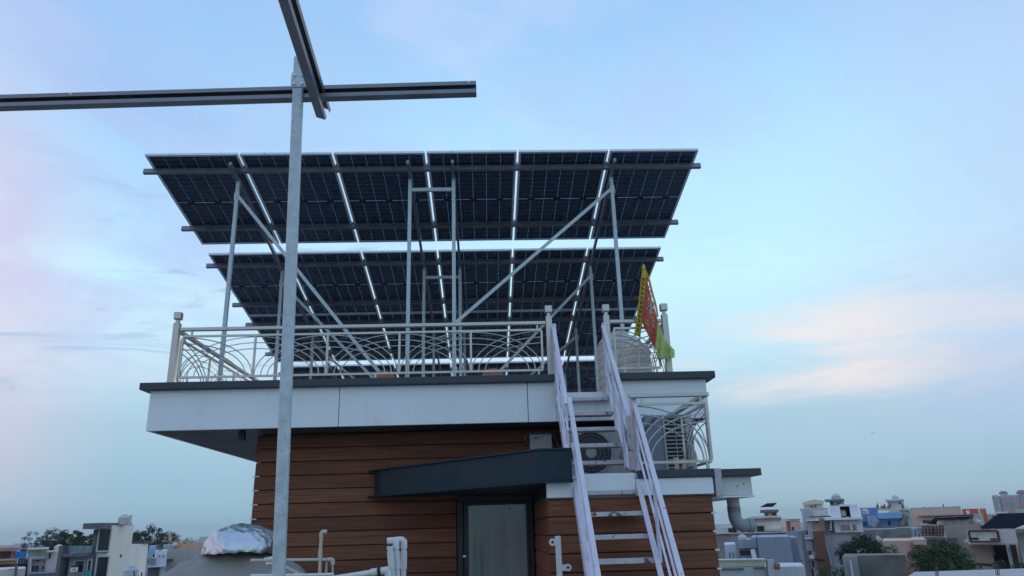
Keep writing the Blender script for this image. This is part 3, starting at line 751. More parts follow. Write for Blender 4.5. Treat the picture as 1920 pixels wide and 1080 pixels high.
wr = pipe('water_pipe', 'thick white pipe rising gently to an elbow at the bundle', [(618, 1086), (712, 1071), (727, 1069), (731, 1120)], .021, M['pvc'], 5.9)
MB().tube([at(708, 1071, 5.9), at(714, 1070, 5.9)], .033, 14).build('clamp', M['black'], wr)
bk = thing('pipe_bracket', 'white metal bracket strip with two bolt lugs standing left of the stair', 'bracket', (.62, 7.05, FZ))
MB().bar((.640, 7.05, FZ), (.632, 7.05, -.085), .052, .012, (0, 1, 0)).build('strip', M['white'], bk, bevel=.002)
for (px, py, s_) in ((1036, 1016.5, -1), (1065, 1064, 1)):
    c = at(px, py, 7.045)
    lg = MB().tube([(c.x, 7.04, c.z), (c.x, 7.05, c.z)], .032, 16).box(min(c.x, .636), max(c.x, .636), 7.041, 7.049, c.z-.026, c.z+.026).build('lug', M['white'], bk)
    MB().tube([(c.x, 7.039, c.z), (c.x, 7.036, c.z)], .012, 12).build('bolt', M['black'], lg)

# ------------------------------------------------------------------ the town around
FRAME = {}
def hs(name, label, cat, x, y, Y, group=None, turn=True):
    p = at(x, y, Y); t0 = thing(name, label, cat, (p.x, Y, GZ), group)
    n_ = Vector((p.x, p.y, 0)).normalized() if turn else Vector((0, 1, 0))
    FRAME[t0.name] = (Vector((p.x, p.y, 0)), n_, Vector((n_.y, -n_.x, 0)), Y); return t0
def on(root, x, y, Y):
    """measured point on the house's own facade line, Y - its distance in front or behind"""
    c, n_, t_, Y0 = FRAME[root.name]; d = rt*((x-960)/FPX) + up*((540-y)/FPX) + fw
    return d*((c.dot(n_)+(Y-Y0))/d.dot(n_))
def fbox(m, root, a0, a1, o0, o1, z0, z1):
    c, n_, t_, Y0 = FRAME[root.name]
    P = lambda a, o, z: c+t_*a+n_*o+Vector((0, 0, z))
    return m.add([P(a0,o0,z0),P(a1,o0,z0),P(a1,o1,z0),P(a0,o1,z0),P(a0,o0,z1),P(a1,o0,z1),P(a1,o1,z1),P(a0,o1,z1)],
                 [(0,3,2,1),(4,5,6,7),(0,1,5,4),(1,2,6,5),(2,3,7,6),(3,0,4,7)])
def al(root, p):
    c, n_, t_, Y0 = FRAME[root.name]; return (p-c).dot(t_)
def blk(root, name, x0, x1, y0, y1, Y, depth, mtl, label=None, dY=0):
    yr = y0 if y1 is None else (y0+y1)/2; o = Y-FRAME[root.name][3]
    a0, a1 = al(root, on(root, x0, yr, Y)), al(root, on(root, x1, yr, Y))
    zt = on(root, (x0+x1)/2, y0, Y).z; zb = GZ if y1 is None else on(root, (x0+x1)/2, y1, Y).z
    ob = fbox(MB(), root, a0, a1, o+dY, o+dY+depth, zb, zt).build(name, mtl, root)
    if label: ob['label'] = label
    return ob
def win(root, x0, x1, y0, y1, Y, fm=None, pm=None, name='window', bars=0, hb=0):
    ym = (y0+y1)/2; o = Y-FRAME[root.name][3]
    X0, X1 = al(root, on(root, x0, ym, Y)), al(root, on(root, x1, ym, Y))
    zt, zb = on(root, (x0+x1)/2, y0, Y).z, on(root, (x0+x1)/2, y1, Y).z
    w = max(.04, min(.09, (X1-X0)*.09)); m = MB(); a, b = o-.06, o-.004
    for q in ((X0, X0+w, a, b, zb, zt), (X1-w, X1, a, b, zb, zt), (X0+w, X1-w, a, b, zt-w, zt), (X0+w, X1-w, a, b, zb, zb+w)): fbox(m, root, *q)
    for k in range(bars):
        x = X0+(X1-X0)*(k+1)/(bars+1); fbox(m, root, x-w*.35, x+w*.35, a+.01, b, zb+w, zt-w)
    for k in range(hb):
        z = zb+(zt-zb)*(k+1)/(hb+1); fbox(m, root, X0+w, X1-w, a+.012, b, z-w*.3, z+w*.3)
    f = m.build(name, fm or M['white'], root)
    fbox(MB(), root, X0+w, X1-w, o-.022, o-.005, zb+w, zt-w).build('pane', pm or M['glassdark'], f)
    return f
def rtank(root_label, x, y, Y, r_px, h_px, mtl=None, group='rooftop water tanks of the town'):
    k = Y*.96/FPX; p = on(h, x, y, Y); r_ = r_px*k; ht = h_px*k; p = p+FRAME[h.name][1]*r_
    return tank('rooftop_tank', root_label, p, r_, ht*.74, mtl or M['tank'], 3, True, group, 18)
def rod(root, name, x0, y0, x1, y1, Y, r_, mtl):
    return MB().bar(on(root, x0, y0, Y), on(root, x1, y1, Y), r_*2, r_*2, (0, 1, 0)).build(name, mtl, root)
def slab_panel(label, pts, th=.05, group='solar panels on the town roofs'):
    v = [Vector(p) for p in pts]; n_ = (v[1]-v[0]).cross(v[3]-v[0]).normalized()
    if n_.z < 0: n_ = -n_
    t0 = thing('rooftop_solar_array', label, 'solar panel', v[0], group)
    MB().add([p for p in v]+[p+n_*th for p in v], [(0,1,2,3),(7,6,5,4),(0,4,5,1),(1,5,6,2),(2,6,7,3),(3,7,4,0)]).build('panel', M['roofdark'], t0)
    m = MB()
    for f in (0, .25, .5, .75, 1): m.bar(v[0].lerp(v[1], f)-n_*.02, v[3].lerp(v[2], f)-n_*.02, .06, .03, n_)
    m.bar(v[0].lerp(v[3], .5)-n_*.03, v[1].lerp(v[2], .5)-n_*.03, .06, .03, n_)
    m.build('frame', M['purlin'], t0)
    return t0

W_ = wallm
white, cream, greyw, bluegrey = W_(.55,.56,.56), W_(.50,.46,.38), W_(.20,.21,.215), W_(.20,.235,.30)
# --- right, near
h = hs('house', 'near white house top with a cream parapet band, lowest beside the brown planks', 'house', 1430, 1060, 15)
blk(h, 'wall', 1346, 1509, 1063, None, 15, 1.4, W_(.50,.53,.54))
blk(h, 'parapet', 1347, 1434, 1051, 1062.6, 15, .25, W_(.62,.58,.44), dY=.05)
blk(h, 'coping', 1346, 1435, 1049, 1050.8, 15, .35, white)
blk(h, 'ledge', 1352, 1395, 1066, 1067.5, 15, .05, M['black'], dY=-.055); blk(h, 'ledge', 1413, 1434, 1064, 1065.5, 15, .05, M['black'], dY=-.055)
st = hs('water_pipe', 'weathered pale stub post with a rusty knob on the near white wall', 'post', 1442, 1060, 14.9)
p0, p1 = at(1443, 1049, 14.85), at(1447, 1090, 14.85); MB().bar(p1, p0, .13, .11, (0,1,0)).build('post', M['worn'], st)
MB().tube([at(1452, 1061, 14.8), at(1461, 1062, 14.8)], .06, 10).build('knob', M['terracotta'], st, smooth=True)
h = hs('house', 'blue grey house with a blank box wall right of the drain elbow', 'house', 1440, 1030, 40)
blk(h, 'wall', 1419, 1481, 1007, None, 40, 7, bluegrey); blk(h, 'wall', 1409, 1418.6, 1008, 1029, 40, 6, W_(.23,.27,.34), dY=.8)
blk(h, 'wall', 1481.5, 1497, 1009, None, 40, 5, W_(.19,.22,.28), dY=1.5)
blk(h, 'wall', 1382, 1418.4, 1013, None, 40, 5, W_(.22,.26,.33), dY=1.2); blk(h, 'ledge', 1384, 1412, 1027, 1029, 40, .8, greyw, dY=.6)
win(h, 1389, 1401, 1046, 1058, 41.2); win(h, 1385, 1410, 1030, 1044, 41.2, bluegrey, M['glassdark'])
rod(h, 'downpipe', 1411, 1030, 1416, 1052, 40, .09, white)
rtank('white domed tank on the blue grey house', 1392, 1012.5, 41.5, 8, 8)
h = hs('house', 'little pale blue house wedged beside the planks and the blue grey house', 'house', 1370, 1040, 44)
blk(h, 'wall', 1358, 1379, 1021, None, 44, 5, W_(.40,.48,.52)); win(h, 1366, 1371, 1034, 1052, 44); win(h, 1372.5, 1377, 1034, 1052, 44)
h = hs('wall', 'long stained concrete parapet behind the blue grey house', 'wall', 1410, 1005, 60)
blk(h, 'wall', 1340, 1473, 1001, None, 60, 3, M['concrete']); blk(h, 'coping', 1338, 1474, 999.5, 1000.8, 60, 3.3, M['concrete'], dY=-.15)
h = hs('house', 'white house with brown roof edge and a solar panel on its small roof room', 'house', 1410, 985, 80)
blk(h, 'wall', 1408, 1463, 975, None, 80, 9, W_(.56,.54,.49)); blk(h, 'roof_edge', 1406, 1465, 971.5, 974.7, 80, 9.4, W_(.12,.095,.09), dY=-.4)
blk(h, 'parapet', 1407, 1463, 967.5, 971.2, 80, .3, W_(.50,.49,.46)); blk(h, 'roof_room', 1434, 1458, 961, 971, 80, 4, W_(.56,.55,.52), dY=1)
blk(h, 'room_roof', 1426, 1460, 955.5, 960.5, 80, 5, W_(.14,.115,.11), dY=.5)
blk(h, 'wall', 1346, 1406, 988, None, 80, 8, W_(.50,.50,.48), dY=.6)
win(h, 1448, 1455, 962, 969, 81, M['black']); win(h, 1436, 1439, 962, 970.5, 81, M['black']); win(h, 1418, 1433.5, 985, 998, 80, W_(.25,.28,.27)); win(h, 1365.5, 1378, 990.5, 998, 80.6, M['black'], M['black'])
blk(h, 'balcony', 1434, 1470, 991.5, 995, 80, 1, W_(.45,.45,.43), dY=-1.0)
for x in (1374.5, 1378.5, 1391, 1406): rod(h, 'column', x, 973, x+1, 999, 79.8, .09, M['black'])
slab_panel('small solar array tilted above the roof room of the white house', [on(h, 1426, 951, 80.5), on(h, 1448, 950.3, 80.5), on(h, 1456, 943.6, 84), on(h, 1438, 944.5, 84)])
h = hs('house', 'far salmon house between the white ones', 'house', 1490, 980, 110)
blk(h, 'wall', 1481, 1500, 976, None, 110, 9, W_(.50,.30,.24)); blk(h, 'wall', 1473, 1481, 977, None, 110, 5, W_(.30,.13,.09), dY=.5); blk(h, 'roof_edge', 1473, 1501, 973, 975.6, 110, 9, greyw, dY=-.2); win(h, 1484, 1490, 987, 995, 110); blk(h, 'lower_wall', 1472, 1502, 996, None, 110, 2, W_(.20,.23,.27), dY=-4); blk(h, 'lower_wall', 1489, 1503, 990, None, 110, 2, W_(.27,.30,.34), dY=-2.1)
# --- the white modern house with the brown strip
h = hs('house', 'tall white modern house with a brown facade strip and a dark roof recess', 'house', 1565, 1000, 50)
Y = 50
blk(h, 'wall', 1511, 1616, 973, None, Y, 10, W_(.36,.37,.40), dY=.3)
blk(h, 'upper_wall', 1563, 1617, 975, 998, Y, .25, W_(.62,.63,.64), dY=.0); blk(h, 'roof_edge', 1546, 1617, 970.5, 974.6, Y, .9, W_(.60,.62,.66), dY=-.6); blk(h, 'roof_edge', 1512, 1536, 974, 976.6, Y, .9, W_(.58,.60,.63), dY=-.6)
blk(h, 'roof_room', 1557, 1576, 948, 971, Y, 4, W_(.58,.60,.64), dY=.2); blk(h, 'roof_room', 1594, 1609, 946, 970, Y, 4, W_(.58,.60,.64), dY=.2); blk(h, 'roof_room', 1574.5, 1595, 945.5, 949, Y, 4, W_(.58,.60,.64), dY=.21); blk(h, 'recess_wall', 1575, 1595, 949.2, 969.5, Y, .2, W_(.07,.09,.13), dY=2.6)
rtank('white drum tank inside the dark roof recess of the modern house', 1582, 968, Y+.6, 5.5, 12)
blk(h, 'facade_strip', 1524, 1545, 996, None, Y, .5, W_(.13,.060,.042), dY=-.3); blk(h, 'facade_strip', 1536.5, 1546, 971.5, 995.7, Y, .4, W_(.24,.15,.13), dY=-.25)
blk(h, 'side_wall', 1547, 1556, 1004, None, Y, .4, W_(.22,.25,.28), dY=-.1)
blk(h, 'screen', 1555.5, 1564, 976, 998, Y, .3, W_(.04,.05,.09), dY=-.12)
for k in range(4): blk(h, 'screen_block', 1556, 1560, 977.5+k*4.6, 980+k*4.6, Y, .2, white, dY=-.33)
f = win(h, 1574, 1608, 982, 998, Y, W_(.5,.5,.5), W_(.23,.235,.23))
win(h, 1518, 1521, 982, 994, Y+.3, white); win(h, 1522, 1530, 978, 995, Y+.3, white, W_(.16,.17,.17), bars=2); blk(h, 'niche', 1531, 1537, 980, 996, Y, .2, W_(.45,.36,.29), dY=.05)
blk(h, 'band', 1509.5, 1523.5, 1008, 1010.5, Y, .5, W_(.52,.53,.55), dY=-.25); blk(h, 'wall_panel', 1511, 1523, 1011, 1033, Y, .2, W_(.24,.26,.30), dY=.05)
win(h, 1510, 1518, 1003, 1007, Y+.3); blk(h, 'balcony', 1517.5, 1527, 1041, 1047, Y, .8, W_(.45,.46,.47), dY=-.5); win(h, 1521, 1528, 1050, 1066, Y+.05, W_(.4,.4,.4), M['black'])
win(h, 1540, 1546, 997, 1004, Y-.1, white, M['glassdark']); rod(h, 'band', 1527, 1049, 1546, 1049.5, Y-.35, .04, M['black'])
blk(h, 'lower_wall', 1499.5, 1510.8, 996, None, Y, 6, W_(.17,.175,.17), dY=.8); blk(h, 'lower_wall', 1502, 1524, 956.5, 995.5, Y, 5, W_(.36,.37,.38), dY=3)
blk(h, 'roof_block', 1527, 1552, 957, 967, Y, 2.5, white, dY=2.2); blk(h, 'roof_block', 1517, 1558, 967.5, 970, Y, .6, W_(.10,.08,.09), dY=1.2)
rod(h, 'downpipe', 1593, 974, 1597, 994, Y-.1, .06, white); rod(h, 'downpipe', 1545, 1004, 1562, 1070, Y-.05, .06, W_(.4,.4,.42))
h = hs('house', 'yellow roof room with a shallow gable behind the white modern house', 'house', 1525, 945, 70)
blk(h, 'wall', 1506, 1542, 941.5, None, 70, 5, W_(.55,.52,.36)); m = MB(); a, b, c = on(h, 1504, 942, 69.8), on(h, 1526, 936.5, 69.8), on(h, 1544, 939, 69.8)
m.add([a, b, c, a+FRAME[h.name][1]*5.5, b+FRAME[h.name][1]*5.5, c+FRAME[h.name][1]*5.5, a-Vector((0,0,.25)), c-Vector((0,0,.25))], [(0,6,7,2),(0,2,1),(3,4,5),(0,1,4,3),(1,2,5,4)]).build('gable_roof', W_(.52,.50,.38), h)
win(h, 1519, 1524.5, 947, 953.5, 70, W_(.5,.48,.35), bars=1); win(h, 1526, 1531.5, 946.5, 953, 70, W_(.5,.48,.35), bars=1); blk(h, 'parapet', 1500, 1552, 953.5, 957, 70, .4, W_(.36,.38,.40), dY=-1.5)
h = hs('house', 'slate blue roof room with two windows and a wide tank above', 'house', 1565, 945, 72)
blk(h, 'wall', 1556, 1582, 939, None, 72, 5, W_(.33,.38,.44)); blk(h, 'roof', 1546, 1583, 936, 939, 72, 6, W_(.15,.20,.27), dY=-.8); win(h, 1556, 1563, 940.5, 947, 72, W_(.2,.24,.3)); win(h, 1569, 1577, 941.5, 946, 72, W_(.4,.45,.5))
rtank('wide pale tank on the slate blue roof room', 1568, 935.6, 73, 8.5, 8)
# --- blue house
h = hs('house', 'bright blue house with a dark red door, right of the white modern house', 'house', 1660, 970, 75)
blk(h, 'wall', 1649, 1693, 972, None, 75, 7, W_(.22,.40,.56)); blk(h, 'parapet', 1645, 1691, 961, 972, 75, 3, W_(.15,.33,.52), dY=-1.2); blk(h, 'wall', 1625, 1648.5, 966, None, 75, 6, W_(.27,.37,.50)); blk(h, 'upper_wall', 1611, 1645, 951, 966, 75, 4, W_(.10,.19,.36), dY=5); blk(h, 'wall', 1612, 1624.5, 958, None, 75, 4, W_(.13,.23,.40), dY=3)
f = win(h, 1664, 1671, 976, 986, 75, W_(.2,.3,.4), W_(.14,.055,.055), 'door'); win(h, 1635, 1640, 975, 983, 75); 
m = MB(); m.bar(on(h, 1635, 987, 74.5), on(h, 1645, 972, 74.5), .25, 1.0, (0,1,0)).build('stair', W_(.25,.27,.31), h)
for k in range(5): rod(h, 'grille_bar', 1616+k*2.2, 978, 1616.6+k*2.2, 987, 74.7, .03, M['black'])
blk(h, 'roof_ledge', 1617, 1795, 989, 992, 75, 2, W_(.42,.44,.46), dY=-3)
rtank('pale drum tank on the blue house', 1623, 964, 76, 6.5, 9)
h = hs('house', 'white rooftop room above the blue house with potted plants on its terrace', 'house', 1680, 945, 85)
blk(h, 'wall', 1663, 1694, 939, None, 85, 5, W_(.52,.52,.52)); blk(h, 'roof', 1660, 1695, 936, 938.8, 85, 6, W_(.55,.56,.58), dY=-.8); win(h, 1684, 1690, 941, 946, 85, white); win(h, 1667, 1671, 943, 952, 85); blk(h, 'parapet', 1645, 1703, 952.5, 957, 85, .3, W_(.5,.5,.48), dY=-2); blk(h, 'wall', 1687, 1706, 956, None, 85, 6, W_(.30,.36,.30), dY=-1.6)
rtank('white tank on the rooftop room above the blue house', 1679, 936, 86, 6, 6)
h = hs('staircase', 'concrete stair slanting beside the green wall of the blue house', 'staircase', 1695, 980, 74)
MB().bar(on(h, 1688, 984, 73.5), on(h, 1699, 966, 73.5), .25, .9, (0,1,0)).build('flight', M['concrete'], h); blk(h, 'stair_wall', 1692, 1703, 973, 987, 74, .4, W_(.33,.33,.30), dY=.3)
# --- long pinkish house
h = hs('house', 'long pale pinkish house with a brown ledge, behind the dark roof array', 'house', 1755, 965, 65)
blk(h, 'wall', 1704, 1801, 953, None, 65, 9, W_(.46,.37,.32)); blk(h, 'parapet', 1706, 1801, 951, 953, 65, .35, W_(.33,.29,.26)); blk(h, 'ledge', 1722, 1806, 965.5, 967.3, 65, .9, W_(.28,.15,.12), dY=-.8); blk(h, 'wall', 1724, 1803, 967.5, 990, 65, .3, W_(.50,.40,.31), dY=-.3)
win(h, 1730, 1745, 974.5, 986, 64.7, W_(.2,.15,.12), M['glassdark'], bars=1); blk(h, 'roof_vent', 1731.5, 1734.5, 950, 953, 65, .3, greyw, dY=.6); rod(h, 'aerial', 1768.5, 945, 1769, 953, 65.5, .03, M['black'])
h = hs('house', 'red orange house on the skyline right of the long pinkish house', 'house', 1830, 960, 105)
blk(h, 'wall', 1803, 1834, 954, None, 105, 8, W_(.46,.10,.07)); blk(h, 'wall', 1836, 1848, 953.5, None, 105, 6, W_(.50,.12,.08), dY=-.5); blk(h, 'wall', 1812, 1818, 957, 964, 105, .4, white, dY=-.6); blk(h, 'side_wall', 1822, 1842, 963, None, 105, 3, W_(.36,.34,.33), dY=-4)
h = hs('house', 'grey white low house beneath the apartment towers', 'house', 1868, 965, 110)
blk(h, 'wall', 1849, 1880, 964, None, 110, 8, W_(.36,.37,.40)); blk(h, 'wall', 1870, 1890, 959.5, None, 110, 8, W_(.48,.49,.52), dY=2); win(h, 1860, 1866, 958+8, 972, 110)
h = hs('house', 'pale green and coral house below the apartment towers', 'house', 1910, 958, 120)
blk(h, 'wall', 1899, 1960, 953, None, 120, 8, W_(.30,.40,.36)); blk(h, 'wall', 1887, 1899, 956, None, 120, 6, W_(.48,.24,.18), dY=-1); blk(h, 'roof_room', 1907, 1935, 949, 953, 120, 5, W_(.44,.14,.11), dY=1)
# --- grey beige house with railing
h = hs('house', 'taupe house with a brick red panelled balcony railing behind the green tree', 'house', 1780, 1030, 42)
blk(h, 'wall', 1771, 1836, 984, None, 42, 8, W_(.27,.24,.22)); blk(h, 'wall', 1727, 1771, 1011, None, 42, 8, W_(.17,.15,.14), dY=.8); blk(h, 'side_wall', 1836, 1850, 985, None, 42, 6, W_(.22,.21,.21), dY=1.5)
blk(h, 'roof_slab', 1720, 1840, 983, 985.5, 42, 7, W_(.20,.19,.19), dY=.4)
win(h, 1784, 1796, 1009, 1034, 42, W_(.12,.10,.10), W_(.22,.23,.22))
blk(h, 'balcony_slab', 1726, 1771, 1005.5, 1010, 42, 1.2, W_(.24,.23,.22), dY=-1.0)
for (a, b) in ((1729.5, 1748.5), (1750.5, 1768)):
    rr = blk(h, 'railing_panel', a, b, 987.5, 1003.5, 42, .05, W_(.52,.36,.33), dY=-1.0)
    for k in range(4): MB().bar(on(h, a+k*(b-a)/3, 986.8, 40.9), on(h, a+1+k*(b-a)/3, 1005, 40.9), .045, .05, (0,1,0)).build('bar', W_(.065,.035,.035), rr)
    for yy in (987.3, 992.5, 998, 1004): MB().bar(on(h, a, yy+.4, 40.88), on(h, b+.5, yy-.2, 40.88), .05, .045, (0,0,1)).build('bar', W_(.065,.035,.035), rr)
slab_panel('dark roof array sheltering sacks on the taupe house', [on(h, 1738, 984, 46), on(h, 1756, 970, 43), on(h, 1827, 966.5, 43), on(h, 1816, 980, 46)])
hh = hs('sacks', 'pale sacks heaped under the dark roof array', 'sack heap', 1785, 980, 44)
for i in range(7):
    c = on(h, 1768+i*7, 980+random.uniform(-1, 1), 44); m = MB().lathe([(.16,-.2),(.30,-.12),(.32,0),(.26,.14),(.09,.22)], c, 10); m.build('sack', W_(.46,.37,.33) if i % 2 else W_(.50,.50,.50), hh, smooth=True)
for (a, b, c, d) in ((1765, 968, 1764, 983), (1790, 968, 1792, 983), (1791, 972, 1806, 981), (1810, 969, 1812, 983), (1818, 969, 1817, 983)): rod(hh, 'pole', a, b, c, d, 43.6, .05, W_(.4,.4,.42))
rtank('white dome tank right of the dark roof array', 1832, 984, 43.5, 9, 8)
h = hs('gap_house', 'small blue framed shed front left of the brick red railing', 'shed', 1717, 1000, 44)
blk(h, 'wall', 1708, 1727, 990.5, None, 44, 3, W_(.24,.34,.42)); win(h, 1714, 1719, 993, 1007, 44, W_(.3,.45,.6)); win(h, 1720, 1726, 997, 1009, 44, white, W_(.05,.10,.20))
h = hs('wall', 'long weathered concrete parapet below the blue house', 'wall', 1650, 1000, 52)
blk(h, 'wall', 1560, 1713, 993, None, 52, 4, M['concrete']); blk(h, 'wall', 1680, 1709, 989.5, 992.6, 52, 3, W_(.22,.215,.21), dY=.4)
for x in (1694, 1698, 1702): blk(h, 'hole', x, x+1.6, 991, 992.6, 52, .05, M['black'], dY=.34)
blk(h, 'ledge', 1556, 1584, 1001, 1009, 52, 1.5, W_(.28,.27,.26), dY=-1.6); blk(h, 'ledge', 1690, 1712, 1001, 1008, 52, .4, W_(.19,.185,.17), dY=-.5)
# --- right edge house
h = hs('house', 'house at the right edge with a brown framed white balcony under a dark array', 'house', 1875, 1030, 34)
blk(h, 'wall', 1806, 1856, 1016, None, 34, 8, W_(.29,.245,.205), dY=.4); blk(h, 'parapet', 1814, 1874, 994, 1017, 34, .4, W_(.50,.50,.46), dY=-.9); blk(h, 'balcony_wall', 1874.5, 1905, 992, 1018, 34, 1.4, W_(.45,.43,.40), dY=-.9); blk(h, 'balcony_floor', 1815, 1906, 1018.2, 1020.5, 34, 1.4, W_(.28,.26,.25), dY=-.9)
fm_ = W_(.045,.030,.028)
ppts = [(1816, 996), (1870, 995.5), (1874, 1015.5), (1820, 1016)]
for i in range(4): MB().bar(on(h, *ppts[i], 32.95), on(h, *ppts[(i+1) % 4], 32.95), .07, .07, (0,1,0)).build('balcony_frame', fm_, h)
blk(h, 'slot', 1822, 1835, 1007, 1010.5, 34, .06, M['black'], dY=-.965); blk(h, 'slot', 1857, 1870, 1008, 1012, 34, .06, W_(.16,.055,.04), dY=-.965)
blk(h, 'opening', 1856.5, 1886, 1020.8, None, 34, .3, W_(.028,.026,.03), dY=2); blk(h, 'column', 1889, 1892.5, 1026, None, 34, .3, W_(.28,.27,.25), dY=-.2); blk(h, 'wall', 1893, 1905, 1021, None, 34, .5, W_(.10,.11,.09), dY=1.2); blk(h, 'side_wall', 1906, 1990, 1000, None, 34, 7, W_(.36,.35,.36), dY=.1); blk(h, 'ledge', 1905, 1990, 993, 996, 34, 1, W_(.40,.38,.35), dY=-.5)
blk(h, 'shutter', 1856.5, 1864, 1022, 1042, 34, .3, W_(.24,.22,.20), dY=.6)
rod(h, 'gate_rail', 1830, 1057.5, 1862, 1060, 33, .06, M['black'])
slab_panel('big dark roof array sloping over the right edge house', [on(h, 1838, 991.5, 33.6), on(h, 1960, 990, 33.6), on(h, 1985, 962, 41), on(h, 1872, 964.5, 41)])
m = MB(); m.add([on(h, *q) for q in ((1903, 991, 33.2), (1960, 968, 36), (1960, 992, 33.2), (1903, 991, 33.5), (1960, 968, 36.4), (1960, 992, 33.5))], [(0,1,2),(5,4,3),(0,3,4,1),(1,4,5,2),(2,5,3,0)]).build('gable_wall', W_(.40,.37,.32), h)
# --- mid pink wall, concrete wall, bottom ledge
h = hs('house', 'dusty pink wall with an orange niche between the two green trees', 'house', 1690, 1030, 36)
blk(h, 'wall', 1654, 1715, 1014, None, 36, 5, W_(.40,.285,.24)); blk(h, 'parapet', 1712, 1737, 1011.5, 1021, 36, 5, W_(.42,.29,.24), dY=-.3); blk(h, 'niche', 1714, 1736, 1021.5, 1035, 36, .4, W_(.45,.28,.17), dY=.3); blk(h, 'niche_strip', 1714, 1717.5, 1023, 1035, 36, .3, W_(.15,.08,.06), dY=.02); blk(h, 'wall', 1698, 1712, 1045, None, 36, .4, W_(.36,.20,.16), dY=-.45)  # solid dark brown strip along the niche's left edge
rod(h, 'coping', 1642, 1007, 1651, 1014.5, 35.6, .09, W_(.48,.45,.43)); rod(h, 'pipe', 1708, 1018, 1711, 1040, 35.9, .04, W_(.25,.18,.16)); rod(h, 'pipe', 1648, 1024, 1652, 1034, 34, .09, white)
h = hs('wall', 'big grey plastered wall below the dark tree', 'wall', 1640, 1060, 24)
blk(h, 'wall', 1581, 1697, 1041, None, 24, 1.2, mat('grey_render', (.175,.17,.16), .9, 0, .22, 1.0, .2, 10, stain=(.10,.10,.095,1), sscale=.8, slo=.5, shi=.75)); blk(h, 'return_wall', 1579.5, 1607, 1042.5, None, 24, .3, W_(.22,.23,.23), dY=-.35)
blk(h, 'post', 1593, 1597, 1050, None, 24, .15, W_(.40,.42,.43), dY=-.52)
h = hs('roof_ledge', 'pale flat ledge with a brick edge along the bottom right corner', 'roof', 1800, 1072, 20)
a, b = at(1690, 1077, 18.6), at(2000, 1074, 18.6); c, d = at(2000, 1067, 21), at(1715, 1073, 21)
z_ = at(1850, 1068, 21).z
MB().add([(p.x, p.y, z_) for p in (a, b, c, d)]+[(p.x, p.y, z_-.12) for p in (a, b, c, d)], [(0,1,2,3),(7,6,5,4),(0,4,5,1),(1,5,6,2),(2,6,7,3),(3,7,4,0)]).build('slab', W_(.30,.305,.32), h)
MB().box(a.x+.2, b.x, 18.8, 21, GZ, z_-.121).build('brick_wall', W_(.22,.125,.105), h)
for (x, y) in ((1754, 1068), (1868, 1066)):
    p = at(x, y, 18.9); mm = MB()
    for k in range(4): mm.tube([(p.x+.05*(k % 2), p.y+.05*(k//2), z_-.01), (p.x+.05*(k % 2)+.02, p.y+.05*(k//2), z_+.22+.03*k)], .008, 5)
    mm.build('starter_bar', W_(.10,.07,.06), h)
# --- towers far off
h = hs('apartment_tower', 'pair of tall mauve apartment towers with barrel roofs in the haze', 'apartment block', 1895, 940, 700)
tw, tw2 = W_(.36,.31,.32), W_(.30,.26,.28)
for (x0, x1, yt) in ((1859, 1871, 928.5), (1871.3, 1875, 930), (1875.3, 1888.5, 926.5), (1889, 1903, 928), (1903.5, 1908, 927.5), (1908.5, 1925, 925), (1925.5, 1945, 926)):
    blk(h, 'tower_wall', x0, x1, yt, None, 700, 22, tw if (x1-x0) > 5 else tw2, dY=random.uniform(0, 6))
blk(h, 'tower_wall', 1861, 1950, 930.5, None, 700, 12, tw2, dY=8)
k = 700/FPX
for (x, y, r_) in ((1881.5, 926.2, 7.5), (1915.5, 925, 8.5)):
    p = on(h, x, y, 702); m = MB(); R_ = r_*k; n_ = FRAME[h.name][1]
    prof = [(R_*math.cos(math.pi*q/14), R_*.72*math.sin(math.pi*q/14)) for q in range(15)]
    m.prism([(u_, w_) for u_, w_ in prof][::-1], p, p+n_*20).build('barrel_roof', W_(.22,.14,.16), h)
wn = MB()
for r_ in range(9):
    for (x0, x1) in ((1861, 1863.3), (1866, 1868.5), (1877.5, 1880), (1884, 1886.5), (1891, 1893), (1895, 1897), (1899, 1901), (1911, 1913.5), (1917, 1919.5)):
        y = 932+r_*3.0-(x0-1860)*.02; a = on(h, x0+r_*.45, y, 699.5); b = on(h, x1+r_*.45, y+1.5, 699.5)
        fbox(wn, h, al(h, a), al(h, b), -.8, -.1, b.z, a.z)
wn.build('windows', W_(.17,.155,.185), h, kind='stuff')

# --- left side
h = hs('house', 'dark grey modern house with tall glass bays and a blank white flank', 'house', 190, 1030, 30, turn=False)
Y = 30
gm = W_(.105,.11,.12)
XE = at(211, 985, 30).x
MB().box(XE-.45, XE, 30, 31.78, GZ, at(230, 985, 30.9).z).build('end_wall', W_(.56,.56,.50), h, label='blank cream white flank wall')
MB().box(XE-.45, XE, 31.784, 33.35, GZ, at(265, 1019.5, 32.6).z).build('end_wall', W_(.57,.57,.52), h, label='lower step of the white flank wall')
blk(h, 'bay_wall', 176, 209, 992, None, Y, 1.7, gm); MB().box(at(150, 1000, 30).x, XE-.455, 31.72, 33.3, GZ, at(265, 1019.5, 32.6).z-.15).build('wall', gm, h); blk(h, 'roof_edge', 171, 209, 981, 991.5, Y, 2.3, gm, dY=-.6)
win(h, 184, 209, 990.5, 1034.5, Y, W_(.42,.44,.44), M['glassdark']); win(h, 180, 205, 1042, 1084, Y, W_(.42,.44,.44), M['glassdark'])
blk(h, 'wall', 124, 175.6, 1037, None, Y, 1.3, W_(.12,.125,.135), dY=.3); blk(h, 'column', 122, 129, 1023, None, Y, .6, gm, dY=-.4)
for (a, b) in ((131, 146.5), (147.5, 160.5), (161.5, 175)): blk(h, 'balcony_glass', a, b, 1023, 1036, Y, .03, M['balglass'], dY=-.1)
